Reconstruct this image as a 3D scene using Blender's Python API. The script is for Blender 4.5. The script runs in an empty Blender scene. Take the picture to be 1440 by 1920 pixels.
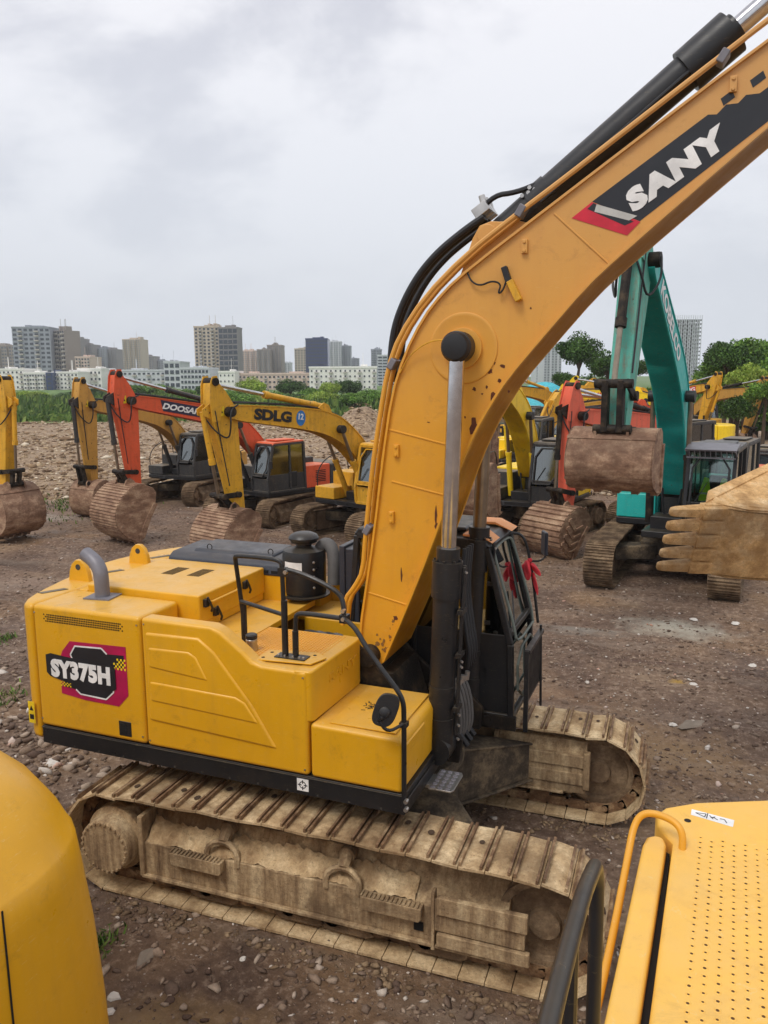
import bpy, math, random
import numpy as np
from mathutils import Matrix, Vector
R=math.radians; PI=math.pi
random.seed(7); rng=np.random.default_rng(7)
S=bpy.context.scene; COL=S.collection

# ------------------------------------------------------------------ camera, world, sun
CAMP=(2.66470,-7.18899,4.75308); YAW,PITCH,ROLL,FPX=.347507,.167266,-.005510,1507.765
def camrot(yaw,pitch,roll):
    cy,sy=math.cos(yaw),math.sin(yaw)
    right=Vector((cy,sy,0)); fwd=Vector((-sy,cy,0)); up=Vector((0,0,1))
    cp,sp=math.cos(pitch),math.sin(pitch); f2=fwd*cp-up*sp; u2=up*cp+fwd*sp
    cr,sr=math.cos(roll),math.sin(roll); return right*cr+u2*sr,u2*cr-right*sr,f2
cam=bpy.data.cameras.new('camera'); camo=bpy.data.objects.new('camera',cam); COL.objects.link(camo)
r_,u_,f_=camrot(YAW,PITCH,ROLL)
camo.matrix_world=Matrix(((r_.x,u_.x,-f_.x,CAMP[0]),(r_.y,u_.y,-f_.y,CAMP[1]),(r_.z,u_.z,-f_.z,CAMP[2]),(0,0,0,1)))
cam.sensor_fit='VERTICAL'; cam.sensor_height=24; cam.lens=24*FPX/1920; cam.clip_start=.05; cam.clip_end=6000
S.camera=camo
S.view_settings.view_transform='Standard'; S.view_settings.look='None'; S.view_settings.exposure=0.12; S.view_settings.gamma=1

W=bpy.data.worlds.new('World'); S.world=W; W.use_nodes=True
nt=W.node_tree; N=nt.nodes; L=nt.links; N.clear()
def nd(t,**k):
    n=N.new(t)
    for a,b in k.items(): setattr(n,a,b)
    return n
out=nd('ShaderNodeOutputWorld'); bg=nd('ShaderNodeBackground'); bg.inputs[1].default_value=.1
sky=nd('ShaderNodeTexSky'); sky.sky_type='NISHITA'; sky.sun_disc=False; sky.sun_elevation=R(58); sky.sun_rotation=R(200); sky.air_density=1.5; sky.dust_density=3
tc=nd('ShaderNodeTexCoord'); mp=nd('ShaderNodeMapping'); mp.inputs['Scale'].default_value=(1,1,2.1)
n2=nd('ShaderNodeTexNoise'); n2.inputs['Scale'].default_value=6.5; n2.inputs['Detail'].default_value=6; n2.inputs['Distortion'].default_value=.4; mn=nd('ShaderNodeMixRGB'); mn.inputs[0].default_value=.22
n1=nd('ShaderNodeTexNoise'); n1.inputs['Scale'].default_value=2.1; n1.inputs['Detail'].default_value=8; n1.inputs['Roughness'].default_value=.56; n1.inputs['Distortion'].default_value=.25
cr=nd('ShaderNodeValToRGB'); cr.color_ramp.interpolation='EASE'
e=cr.color_ramp.elements; e[0].position=.40; e[0].color=(6.5,6.5,7.2,1); e[1].position=.54; e[1].color=(9.9,9.75,10.1,1)
# brighter zenith, bluer horizon
sx=nd('ShaderNodeSeparateXYZ'); mr=nd('ShaderNodeMapRange'); mr.inputs[1].default_value=0; mr.inputs[2].default_value=.5
hz=nd('ShaderNodeMixRGB'); hz.inputs[1].default_value=(7.3,7.8,8.6,1); mx=nd('ShaderNodeMixRGB'); mx.inputs[0].default_value=.93
L.new(tc.outputs['Generated'],mp.inputs[0]); L.new(mp.outputs[0],n1.inputs[0]); L.new(mp.outputs[0],n2.inputs[0]); L.new(n1.outputs[0],mn.inputs[1]); L.new(n2.outputs[0],mn.inputs[2]); L.new(mn.outputs[0],cr.inputs[0])
L.new(tc.outputs['Generated'],sx.inputs[0]); L.new(sx.outputs['Z'],mr.inputs[0]); L.new(mr.outputs[0],hz.inputs[0]); L.new(cr.outputs[0],hz.inputs[2])
L.new(sky.outputs[0],mx.inputs[1]); L.new(hz.outputs[0],mx.inputs[2]); L.new(mx.outputs[0],bg.inputs[0]); L.new(bg.outputs[0],out.inputs[0])

sun=bpy.data.lights.new('sun','SUN'); sun.energy=1.5; sun.angle=R(22); sun.color=(1,.96,.9)
suno=bpy.data.objects.new('sun',sun); COL.objects.link(suno)
el,az=R(58),R(200)   # direction towards the sun
sd=Vector((math.cos(el)*math.sin(az),math.cos(el)*math.cos(az),math.sin(el)))
suno.rotation_euler=sd.to_track_quat('Z','Y').to_euler(); suno.location=(0,0,30)

# ------------------------------------------------------------------ materials
def newmat(name):
    m=bpy.data.materials.new(name); m.use_nodes=True; t=m.node_tree; b=t.nodes['Principled BSDF']; return m,t,b
def C(r,g,b): # sRGB 0-255 -> linear
    f=lambda c:(c/255/12.92 if c/255<=.04045 else ((c/255+.055)/1.055)**2.4); return (f(r),f(g),f(b),1)
def noise(t,scale,detail=6,rough=.6,coord='Object',dist=0,vec=(1,1,1)):
    c=t.nodes.new('ShaderNodeTexCoord'); m=t.nodes.new('ShaderNodeMapping'); m.inputs['Scale'].default_value=vec
    n=t.nodes.new('ShaderNodeTexNoise'); n.inputs['Scale'].default_value=scale; n.inputs['Detail'].default_value=detail; n.inputs['Roughness'].default_value=rough; n.inputs['Distortion'].default_value=dist
    t.links.new(c.outputs[coord],m.inputs[0]); t.links.new(m.outputs[0],n.inputs[0]); return n.outputs[0]
def ramp(t,src,stops,interp='LINEAR'):
    r=t.nodes.new('ShaderNodeValToRGB'); r.color_ramp.interpolation=interp; el=r.color_ramp.elements
    while len(el)<len(stops): el.new(.5)
    for e_,(p,c) in zip(el,stops):
        e_.position=p; e_.color=c if len(c)==4 else (*c,1)
    t.links.new(src,r.inputs[0]); return r.outputs[0]
def mixc(t,f,a,b,mode='MIX'):
    m=t.nodes.new('ShaderNodeMixRGB'); m.blend_type=mode
    for i,v in ((0,f),(1,a),(2,b)):
        if hasattr(v,'is_linked') or hasattr(v,'links'): t.links.new(v,m.inputs[i])
        else: m.inputs[i].default_value=v
    return m.outputs[0]
def bump(t,b,src,strength,dist=.01):
    n=t.nodes.new('ShaderNodeBump'); n.inputs['Strength'].default_value=strength; n.inputs['Distance'].default_value=dist
    t.links.new(src,n.inputs['Height']); t.links.new(n.outputs[0],b.inputs['Normal'])
BW=((0,0,0,1),(1,1,1,1))
def paint(name,col,rough=.38,dirt=.25,dcol=C(120,95,60),chips=0.0,spec=.5,streak=.0,dust=.3,height_tint=None):
    m,t,b=newmat(name)
    big=ramp(t,noise(t,1.1,5),[(.3,BW[0]),(.75,BW[1])])
    fade=mixc(t,big,col,tuple(min(1,c*1.13+.006) for c in col[:3])+(1,))
    if height_tint:   # paint shifts to a second colour higher up the boom
        co_=t.nodes.new('ShaderNodeTexCoord'); sz=t.nodes.new('ShaderNodeSeparateXYZ'); t.links.new(co_.outputs['Object'],sz.inputs[0]); ml=t.nodes.new('ShaderNodeMapRange'); ml.inputs[1].default_value=height_tint[0]; ml.inputs[2].default_value=height_tint[1]; t.links.new(sz.outputs['Z'],ml.inputs[0])
        fade=mixc(t,ml.outputs[0],fade,height_tint[2])
    d=ramp(t,noise(t,5,9,.7),[(.52,BW[0]),(.78,(dirt,)*3+(1,))])
    c=mixc(t,d,fade,dcol)
    if streak: 
        s=ramp(t,noise(t,3,6,.65,vec=(3,3,.25)),[(.5,BW[0]),(.72,(streak,)*3+(1,))]); c=mixc(t,s,c,dcol)
    # dust settled on faces that look up, fine scratches
    ge=t.nodes.new('ShaderNodeNewGeometry'); sp_=t.nodes.new('ShaderNodeSeparateXYZ'); t.links.new(ge.outputs['Normal'],sp_.inputs[0])
    up=ramp(t,sp_.outputs['Z'],[(.55,BW[0]),(.95,(dust,)*3+(1,))]); dn=ramp(t,noise(t,2.6,8,.68),[(.34,(.25,.25,.25,1)),(.66,BW[1])]); um=mixc(t,1,up,dn,'MULTIPLY'); c=mixc(t,um,c,C(205,178,130))
    sm=ramp(t,noise(t,3.4,10,.78,dist=.4),[(.56,BW[0]),(.68,(.30,.30,.30,1))]); c=mixc(t,sm,c,tuple(x*.55 for x in dcol[:3])+(1,))
    scr=ramp(t,noise(t,14,3,.5,vec=(1,1,9),dist=.6),[(.66,BW[0]),(.68,(min(.5,dust*1.6),)*3+(1,)),(.70,BW[0])]); c=mixc(t,scr,c,C(222,196,140))
    if chips:
        ch=ramp(t,noise(t,9,8,.72),[(.66-chips*.1,BW[0]),(.68-chips*.1,BW[1])],'LINEAR'); c=mixc(t,ch,c,C(62,42,30))
    t.links.new(c,b.inputs['Base Color'])
    rr=ramp(t,noise(t,7,6),[(.3,(rough-.07,)*3+(1,)),(.7,(rough+.16,)*3+(1,))]); t.links.new(rr,b.inputs['Roughness'])
    bump(t,b,noise(t,2.2,3),.09,.02); b.inputs['Specular IOR Level'].default_value=spec
    return m
def mud(name,c1,c2,c3,scale=4,bmp=.5,rough=.85,vec=(1,1,1)):
    m,t,b=newmat(name)
    c=ramp(t,noise(t,scale,10,.68,vec=vec),[(.30,c1),(.48,c2),(.64,c3)])
    wet=ramp(t,noise(t,scale*.36,6,.65),[(.50,BW[0]),(.60,(.62,.62,.62,1))]); c=mixc(t,wet,c,tuple(x*.62 for x in c1[:3])+(1,))
    spk=ramp(t,noise(t,scale*22,3,.6),[(.62,BW[0]),(.66,(.5,.5,.5,1))]); c=mixc(t,spk,c,tuple(x*.45 for x in c1[:3])+(1,))
    f=ramp(t,noise(t,scale*9,6,.7),[(.35,BW[0]),(.7,(.55,.55,.55,1))]); c=mixc(t,f,c,c1)
    t.links.new(c,b.inputs['Base Color']); b.inputs['Roughness'].default_value=rough; b.inputs['Specular IOR Level'].default_value=.25
    bump(t,b,noise(t,scale*6,8,.7),bmp,.02); return m
def plain(name,col,rough=.5,metal=0,bmp=0,bs=60,spec=.5):
    m,t,b=newmat(name)
    c=mixc(t,ramp(t,noise(t,6,6),[(.35,BW[0]),(.7,BW[1])]),tuple(x*.82 for x in col[:3])+(1,),tuple(min(1,x*1.15) for x in col[:3])+(1,))
    t.links.new(c,b.inputs['Base Color']); b.inputs['Roughness'].default_value=rough; b.inputs['Metallic'].default_value=metal; b.inputs['Specular IOR Level'].default_value=spec
    if bmp: bump(t,b,noise(t,bs,5),bmp,.01)
    return m
YEL=paint('yellow_paint',C(214,158,20),.33,.16,C(168,128,64),streak=.14,dust=.35)
YELB=paint('boom_yellow_paint',C(216,152,32),.40,.22,C(184,122,66),chips=.0,streak=.14,dust=.2,height_tint=(4.2,6.4,C(208,156,88)))
YELO=paint('old_yellow_paint',C(212,158,30),.5,.55,C(96,68,38),chips=.35,streak=.4)
YELC=paint('ochre_paint',C(190,140,55),.55,.5,C(90,66,42),chips=.3,streak=.35)
YELK=paint('bright_yellow_paint',C(246,206,20),.42,.3,C(140,105,40),chips=.1,streak=.15)
ORA=paint('orange_paint',C(212,84,42),.5,.35,C(110,56,36),chips=.15,streak=.25)
COR=paint('coral_paint',C(222,96,70),.55,.35,C(140,90,70),chips=.1,streak=.3)
TEAL=paint('teal_paint',C(26,174,166),.42,.2,C(60,95,85),chips=.05,streak=.15)
TEALG=paint('worn_teal_paint',C(84,168,150),.6,.8,C(128,118,100),chips=.2,streak=.9)
BLK=paint('black_paint',C(24,25,28),.34,.30,C(60,52,44),spec=.5,streak=.15,dust=.08)
DNAVY=paint('dark_grey_panel_paint',C(42,47,58),.36,.22,C(80,80,80),dust=.10)
DGR=paint('charcoal_paint',C(45,46,48),.5,.5,C(90,80,66),streak=.4)
DKM=mud('greasy_dark_steel',C(22,19,17),C(42,36,31),C(84,70,52),5,.5,.6)
RUSTY=mud('worn_brown_grouser_steel',C(84,62,46),C(140,110,82),C(196,168,130),5,.5,.6)
HOLE=plain('shaded_hole_mud',C(74,56,40),.9)  # dark mud colour on flat discs, painted in for the shade of shoe holes
CARB=mud('muddy_grey_steel',C(48,42,36),C(84,74,62),C(140,122,96),3.5,.6)
TAN=mud('dried_tan_mud',C(128,100,70),C(208,180,138),C(238,214,172),2.6,.9)
TANV=mud('streaked_mud_steel',C(104,82,62),C(176,150,114),C(214,190,150),3.0,.55,vec=(3,3,.35))
TRKD=mud('track_mud_brown',C(80,64,50),C(128,106,82),C(168,144,114),3,.6)
BUCK=mud('rusty_brown_bucket',C(104,76,60),C(154,122,98),C(196,166,136),2.6,.5,.7,vec=(1,1,2.2))
BUCT=mud('sandy_bucket_steel',C(156,116,72),C(226,184,126),C(248,220,174),2.6,.6,.75)
RUB=plain('black_rubber',C(26,27,30),.5,0,.15)
RUBG=plain('grey_hose_rubber',C(96,94,92),.7,0,.5,80)
CHR=plain('chromed_rod_steel',(.62,.62,.63,1),.16,1)
CHRD=plain('oily_and_shaded_rod_steel',(.30,.25,.19,1),.3,.9)
GREY=plain('grey_painted_steel',C(118,116,122),.45,.1)
SIL=plain('bare_bolt_steel',(.55,.54,.52,1),.35,.9)
GASK=plain('black_gap_rubber',C(12,12,12),.8)
WHT=plain('white_lettering',C(232,232,230),.5)
ORT=paint('orange_trim_paint',C(220,140,76),.5)
RED=plain('red_decal',C(200,30,55),.45)
MAG=plain('magenta_decal',C(176,20,78),.4)
BDEC=plain('black_decal',C(30,33,40),.4)
NAVYD=plain('navy_decal',C(35,32,62),.45)
BLUE=plain('blue_decal',C(40,120,190),.45)
REDC=plain('red_cloth',C(226,62,72),.8,0,.6,30)
VEST=plain('high_visibility_cloth',C(205,240,20),.7)
YST=plain('warning_sticker_yellow',C(240,205,30),.5)
SAND=plain('silver_reflective',C(190,190,185),.5)
def glassm(name,col,tr=.75,rough=.04):
    m,t,b=newmat(name); t.nodes.remove(b); o=t.nodes['Material Output']
    g=t.nodes.new('ShaderNodeBsdfGlossy'); g.inputs['Roughness'].default_value=rough; g.inputs[0].default_value=(.9,.95,.95,1)
    tr_=t.nodes.new('ShaderNodeBsdfTransparent'); tr_.inputs[0].default_value=col
    fr=t.nodes.new('ShaderNodeFresnel'); fr.inputs[0].default_value=1.5
    mp_=t.nodes.new('ShaderNodeMath'); mp_.operation='MULTIPLY_ADD'; mp_.inputs[1].default_value=1.3; mp_.inputs[2].default_value=1-tr
    t.links.new(fr.outputs[0],mp_.inputs[0])
    mx_=t.nodes.new('ShaderNodeMixShader'); t.links.new(mp_.outputs[0],mx_.inputs[0]); t.links.new(tr_.outputs[0],mx_.inputs[1]); t.links.new(g.outputs[0],mx_.inputs[2]); t.links.new(mx_.outputs[0],o.inputs[0]); return m
GLS=glassm('cab_glass',(.20,.28,.27,1),.86); GLC=glassm('clear_cab_glass',(.68,.78,.76,1),.95); GLSD=glassm('dusty_cab_glass',(.20,.27,.28,1),.86,.10)

# ------------------------------------------------------------------ mesh helpers
class MB:
    def __init__(s,M=None): s.v=[];s.f=[];s.mi=[];s.m=0;s.M=M
    def add(s,vs,fs):
        o=len(s.v); s.v.extend([tuple(map(float,p)) for p in vs]); s.f.extend([tuple(i+o for i in f) for f in fs]); s.mi.extend([s.m]*len(fs)); return s
    def box(s,x0,x1,y0,y1,z0,z1):
        v=[(x,y,z) for z in (z0,z1) for x,y in ((x0,y0),(x1,y0),(x1,y1),(x0,y1))]
        return s.add(v,[(3,2,1,0),(4,5,6,7),(0,1,5,4),(1,2,6,5),(2,3,7,6),(3,0,4,7)])
    def obox(s,c,ax,h):
        c=np.array(c,float); a=[np.array(q,float)/np.linalg.norm(q)*k for q,k in zip(ax,h)]
        v=[c+sx*a[0]+sy*a[1]+sz*a[2] for sz in (-1,1) for sx,sy in ((-1,-1),(1,-1),(1,1),(-1,1))]
        return s.add(v,[(3,2,1,0),(4,5,6,7),(0,1,5,4),(1,2,6,5),(2,3,7,6),(3,0,4,7)])
    def prism(s,p,a0,a1,plane='xz'):
        n=len(p)
        ar=sum(p[i][0]*p[(i+1)%n][1]-p[(i+1)%n][0]*p[i][1] for i in range(n))
        if ar<0: p=p[::-1]
        if plane=='xz': f=lambda q,a:(q[0],a,q[1]); a0,a1=max(a0,a1),min(a0,a1)
        elif plane=='xy': f=lambda q,a:(q[0],q[1],a); a0,a1=min(a0,a1),max(a0,a1)
        else: f=lambda q,a:(a,q[0],q[1]); a0,a1=min(a0,a1),max(a0,a1)
        v=[f(q,a0) for q in p]+[f(q,a1) for q in p]
        return s.add(v,[tuple(range(n))[::-1],tuple(range(n,2*n))]+[(i,(i+1)%n,n+(i+1)%n,n+i) for i in range(n)])
    def tube(s,pts,r,n=8,cap=True,sq=False):
        P=[np.array(p,float) for p in pts]; k=len(P); rs=r if hasattr(r,'__len__') else [r]*k
        T=[]
        for i in range(k):
            a=P[max(i-1,0)];b=P[min(i+1,k-1)]; d=b-a; T.append(d/max(np.linalg.norm(d),1e-9))
        u=np.cross(T[0],(0,0,1.)); 
        if np.linalg.norm(u)<.05: u=np.cross(T[0],(0,1.,0))
        u/=np.linalg.norm(u); v=[]
        for i in range(k):
            u=u-T[i]*(u@T[i]); u/=np.linalg.norm(u); w=np.cross(T[i],u)
            for j in range(n):
                a=2*PI*(j+.5)/n; v.append(P[i]+rs[i]*(u*math.cos(a)+w*math.sin(a)))
        f=[(i*n+j,i*n+(j+1)%n,(i+1)*n+(j+1)%n,(i+1)*n+j) for i in range(k-1) for j in range(n)]
        if cap: f+=[tuple(range(n))[::-1],tuple(range((k-1)*n,k*n))]
        return s.add(v,f)
    def cyl(s,p0,p1,r0,r1=None,n=20): return s.tube([p0,p1],[r0,r0 if r1 is None else r1],n)
    def lathe(s,prof,o=(0,0,0),ax=(0,0,1),n=24):
        o=np.array(o,float); ax=np.array(ax,float)/np.linalg.norm(ax)
        return s.tube([o+ax*z+ax*1e-5*i for i,(r,z) in enumerate(prof)],[max(r,1e-4) for r,z in prof],n) if False else s._lathe(prof,o,ax,n)
    def _lathe(s,prof,o,ax,n):
        o=np.array(o,float); ax=np.array(ax,float)/np.linalg.norm(ax)
        u=np.cross(ax,(0,0,1.)); 
        if np.linalg.norm(u)<.1: u=np.array([1.,0,0])
        u/=np.linalg.norm(u); w=np.cross(ax,u); v=[]
        for r,z in prof:
            for j in range(n):
                a=2*PI*j/n; v.append(o+ax*z+r*(u*math.cos(a)+w*math.sin(a)))
        k=len(prof); f=[(i*n+j,i*n+(j+1)%n,(i+1)*n+(j+1)%n,(i+1)*n+j) for i in range(k-1) for j in range(n)]
        f+=[tuple(range(n))[::-1],tuple(range((k-1)*n,k*n))]
        return s.add(v,f)
    def build(s,name,mat,parent=None,bevel=0,seg=2,ang=35,flat=False):
        me=bpy.data.meshes.new(name); v=s.v
        if s.M is not None: A=np.array(s.M); v=[tuple(A[:3,:3]@np.array(p)+A[:3,3]) for p in v]
        me.from_pydata(v,[],s.f); 
        for m in (mat if isinstance(mat,(list,tuple)) else [mat]): me.materials.append(m)
        me.polygons.foreach_set('material_index',s.mi)
        if not flat:
            me.polygons.foreach_set('use_smooth',[True]*len(s.f)); me.set_sharp_from_angle(angle=R(ang))
        me.update()
        o=bpy.data.objects.new(name,me); COL.objects.link(o)
        if parent is not None: o.parent=parent
        if bevel:
            b=o.modifiers.new('bevel','BEVEL'); b.width=bevel; b.segments=seg; b.limit_method='ANGLE'; b.angle_limit=R(40); b.harden_normals=True
        return o
def thing(name,label,cat,loc=(0,0,0),rz=0,group=None):
    o=bpy.data.objects.new(name,None); COL.objects.link(o); o.location=loc; o.rotation_euler=(0,0,rz); o.empty_display_size=.2
    return tag(o,label,cat,group)
def tag(o,label=None,cat=None,group=None,kind=None):
    if label:o['label']=label
    if cat:o['category']=cat
    if group:o['group']=group
    if kind:o['kind']=kind
    return o
def smooth(pts,it=2):
    P=[np.array(p,float) for p in pts]
    for _ in range(it):
        Q=[P[0]]
        for a,b in zip(P[:-1],P[1:]): Q+= [a*.75+b*.25,a*.25+b*.75]
        P=Q+[P[-1]]
    return P
def text_mb(txt,h,bold=.0,shear=0,sx=1.0,space=1.0,depth=.004):
    """mesh of raised lettering in the local xy plane, centred, height h"""
    c=bpy.data.curves.new('lettering','FONT'); c.body=txt; c.size=1; c.offset=bold; c.shear=shear; c.extrude=.001; c.space_character=space; c.align_x='CENTER'; c.resolution_u=3
    o=bpy.data.objects.new('lettering',c); COL.objects.link(o); dg=bpy.context.evaluated_depsgraph_get(); dg.update()
    me=bpy.data.meshes.new_from_object(o.evaluated_get(dg)); v=np.array([x.co[:] for x in me.vertices]); f=[tuple(p.vertices) for p in me.polygons]
    bpy.data.objects.remove(o); bpy.data.curves.remove(c); bpy.data.meshes.remove(me)
    lo,hi=v.min(0),v.max(0); k=h/(hi[1]-lo[1]); v=(v-(lo+hi)/2)*k; v[:,0]*=sx; v[:,2]=np.where(v[:,2]>0,depth,0)
    return v,f
def put_text(mb,txt,org,ux,uy,h,**k):
    v,f=text_mb(txt,h,**k); ux=np.array(ux,float);uy=np.array(uy,float);ux/=np.linalg.norm(ux);uy/=np.linalg.norm(uy);n=np.cross(ux,uy)
    mb.add([np.array(org)+p[0]*ux+p[1]*uy+p[2]*n for p in v],f)
def put_poly(mb,pts,org,ux,uy,d0,d1):
    """flat polygon slab in plane org,ux,uy from height d0 to d1"""
    ux=np.array(ux,float);uy=np.array(uy,float);ux/=np.linalg.norm(ux);uy/=np.linalg.norm(uy);n=np.cross(ux,uy);o=np.array(org,float)
    k=len(pts); ar=sum(pts[i][0]*pts[(i+1)%k][1]-pts[(i+1)%k][0]*pts[i][1] for i in range(k))
    if ar<0: pts=pts[::-1]
    v=[o+p[0]*ux+p[1]*uy+n*d0 for p in pts]+[o+p[0]*ux+p[1]*uy+n*d1 for p in pts]
    mb.add(v,[tuple(range(k))[::-1],tuple(range(k,2*k))]+[(i,(i+1)%k,k+(i+1)%k,k+i) for i in range(k)])

# ------------------------------------------------------------------ value noise for terrain
_G=rng.random((256,256))
def vn(x,y,sc,seed=0):
    x=x/sc+seed*17.3; y=y/sc+seed*31.7; xi=np.floor(x).astype(int); yi=np.floor(y).astype(int); fx=x-xi; fy=y-yi; fx=fx*fx*(3-2*fx); fy=fy*fy*(3-2*fy)
    g=lambda a,b:_G[a%256,b%256]
    return (g(xi,yi)*(1-fx)+g(xi+1,yi)*fx)*(1-fy)+(g(xi,yi+1)*(1-fx)+g(xi+1,yi+1)*fx)*fy-.5
def ss(a,b,x): t=np.clip((x-a)/(b-a),0,1); return t*t*(3-2*t)
# v axis of the view: distance from the camera along the yard's depth
FX,FY=-math.sin(YAW),math.cos(YAW)
def depth(x,y): return (x-CAMP[0])*FX+(y-CAMP[1])*FY
def side(x,y): return (x-CAMP[0])*math.cos(YAW)+(y-CAMP[1])*math.sin(YAW)
def gz(x,y):
    x=np.asarray(x,float);y=np.asarray(y,float)
    near=1-ss(60,160,np.hypot(x,y-10))
    z=near*(vn(x,y,2.6,1)*.10+vn(x,y,.8,2)*.05+vn(x,y,.3,3)*.035+vn(x,y,7,4)*.12)
    z=z+near*(np.abs(vn(x,y,1.5,61))*-.06+vn(x,y,.18,62)*.02)
    # flatten under the parked machines
    for (cx,cy,rad) in PADS: z=z*(1-.85*np.exp(-(((x-cx)**2+(y-cy)**2)/rad**2)**2))
    d=depth(x,y); s=side(x,y)
    # ruts left by tracks and tyres crossing in front of the row
    for (ya,sl,wd,am) in ((8.6,-.06,.34,.10),(10.3,-.10,.30,.08),(6.2,.05,.28,.05),(9.4,.12,.4,.06),(4.3,-.05,.3,.05)):
        q=(y-(ya+sl*(x+4)+.5*np.sin(x*.35+ya)))/wd; z=z-am*np.exp(-q*q)*(.6+.8*vn(x,y,1.3,51))*near+am*.6*(np.exp(-(q-1.6)**2)+np.exp(-(q+1.6)**2))*(.5+vn(x,y,.6,52))*near
    f=ss(31,34,d-0.35*np.clip(s+8,-40,40)*.2)*(1-ss(84,92,d))*(s<45)
    f=f*(1-ss(-2,6,s-.0*d))
    z=z+f*(.06+vn(x,y,3.2,5)*.22+vn(x,y,1.1,6)*.10+vn(x,y,14,7)*.35)
    # rubble mound behind the second row
    md=np.exp(-(((s-(-1.6))/2.3)**2+((d-60)/5)**2)); z=z+md*(2.5+vn(x,y,2,8)*.8)
    return z
PADS=[(0,0,3.4),(-5.9,15.6,2.8),(-10.2,17.1,2.8),(-15.2,19.9,2.8),(2.7,13.1,3),(-1.4,17.2,2.8),(3.1,19.0,2.8)]
PADS=[(a,b,r) for a,b,r in PADS]

# ------------------------------------------------------------------ crawler track (local: along x, centre v=yc)
def track_path(hl,rz,r0,bulge=.03):
    """closed centre line of the shoe plates: list of (x,z,tx,tz), arc-length sampled"""
    pts=[]
    for i in range(60):
        t=i/60; x=-hl+2*hl*t; pts.append((x,rz+r0-.012*(1) + (bulge*math.sin(PI*t)**.8 if 0<t<1 else 0) + .012*math.sin(6*PI*t)**2))
    for i in range(30): a=PI/2-PI*i/30; pts.append((hl+r0*math.cos(a),rz+r0*math.sin(a)))
    for i in range(40): t=i/40; pts.append((hl-2*hl*t,rz-r0))
    for i in range(30): a=-PI/2-PI*i/30; pts.append((-hl+r0*math.cos(a),rz+r0*math.sin(a)))
    return np.array(pts)
def resample(P,n):
    Q=np.vstack([P,P[:1]]); d=np.hypot(*(Q[1:]-Q[:-1]).T); s=np.concatenate([[0],np.cumsum(d)]); t=np.linspace(0,s[-1],n+1)[:-1]
    X=np.interp(t,s,Q[:,0]);Z=np.interp(t,s,Q[:,1]); t2=(t+.02)%s[-1]; t1=(t-.02)%s[-1]
    dx=np.interp(t2,s,Q[:,0])-np.interp(t1,s,Q[:,0]); dz=np.interp(t2,s,Q[:,1])-np.interp(t1,s,Q[:,1]); l=np.hypot(dx,dz)
    return X,Z,dx/l,dz/l,s[-1]
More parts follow.
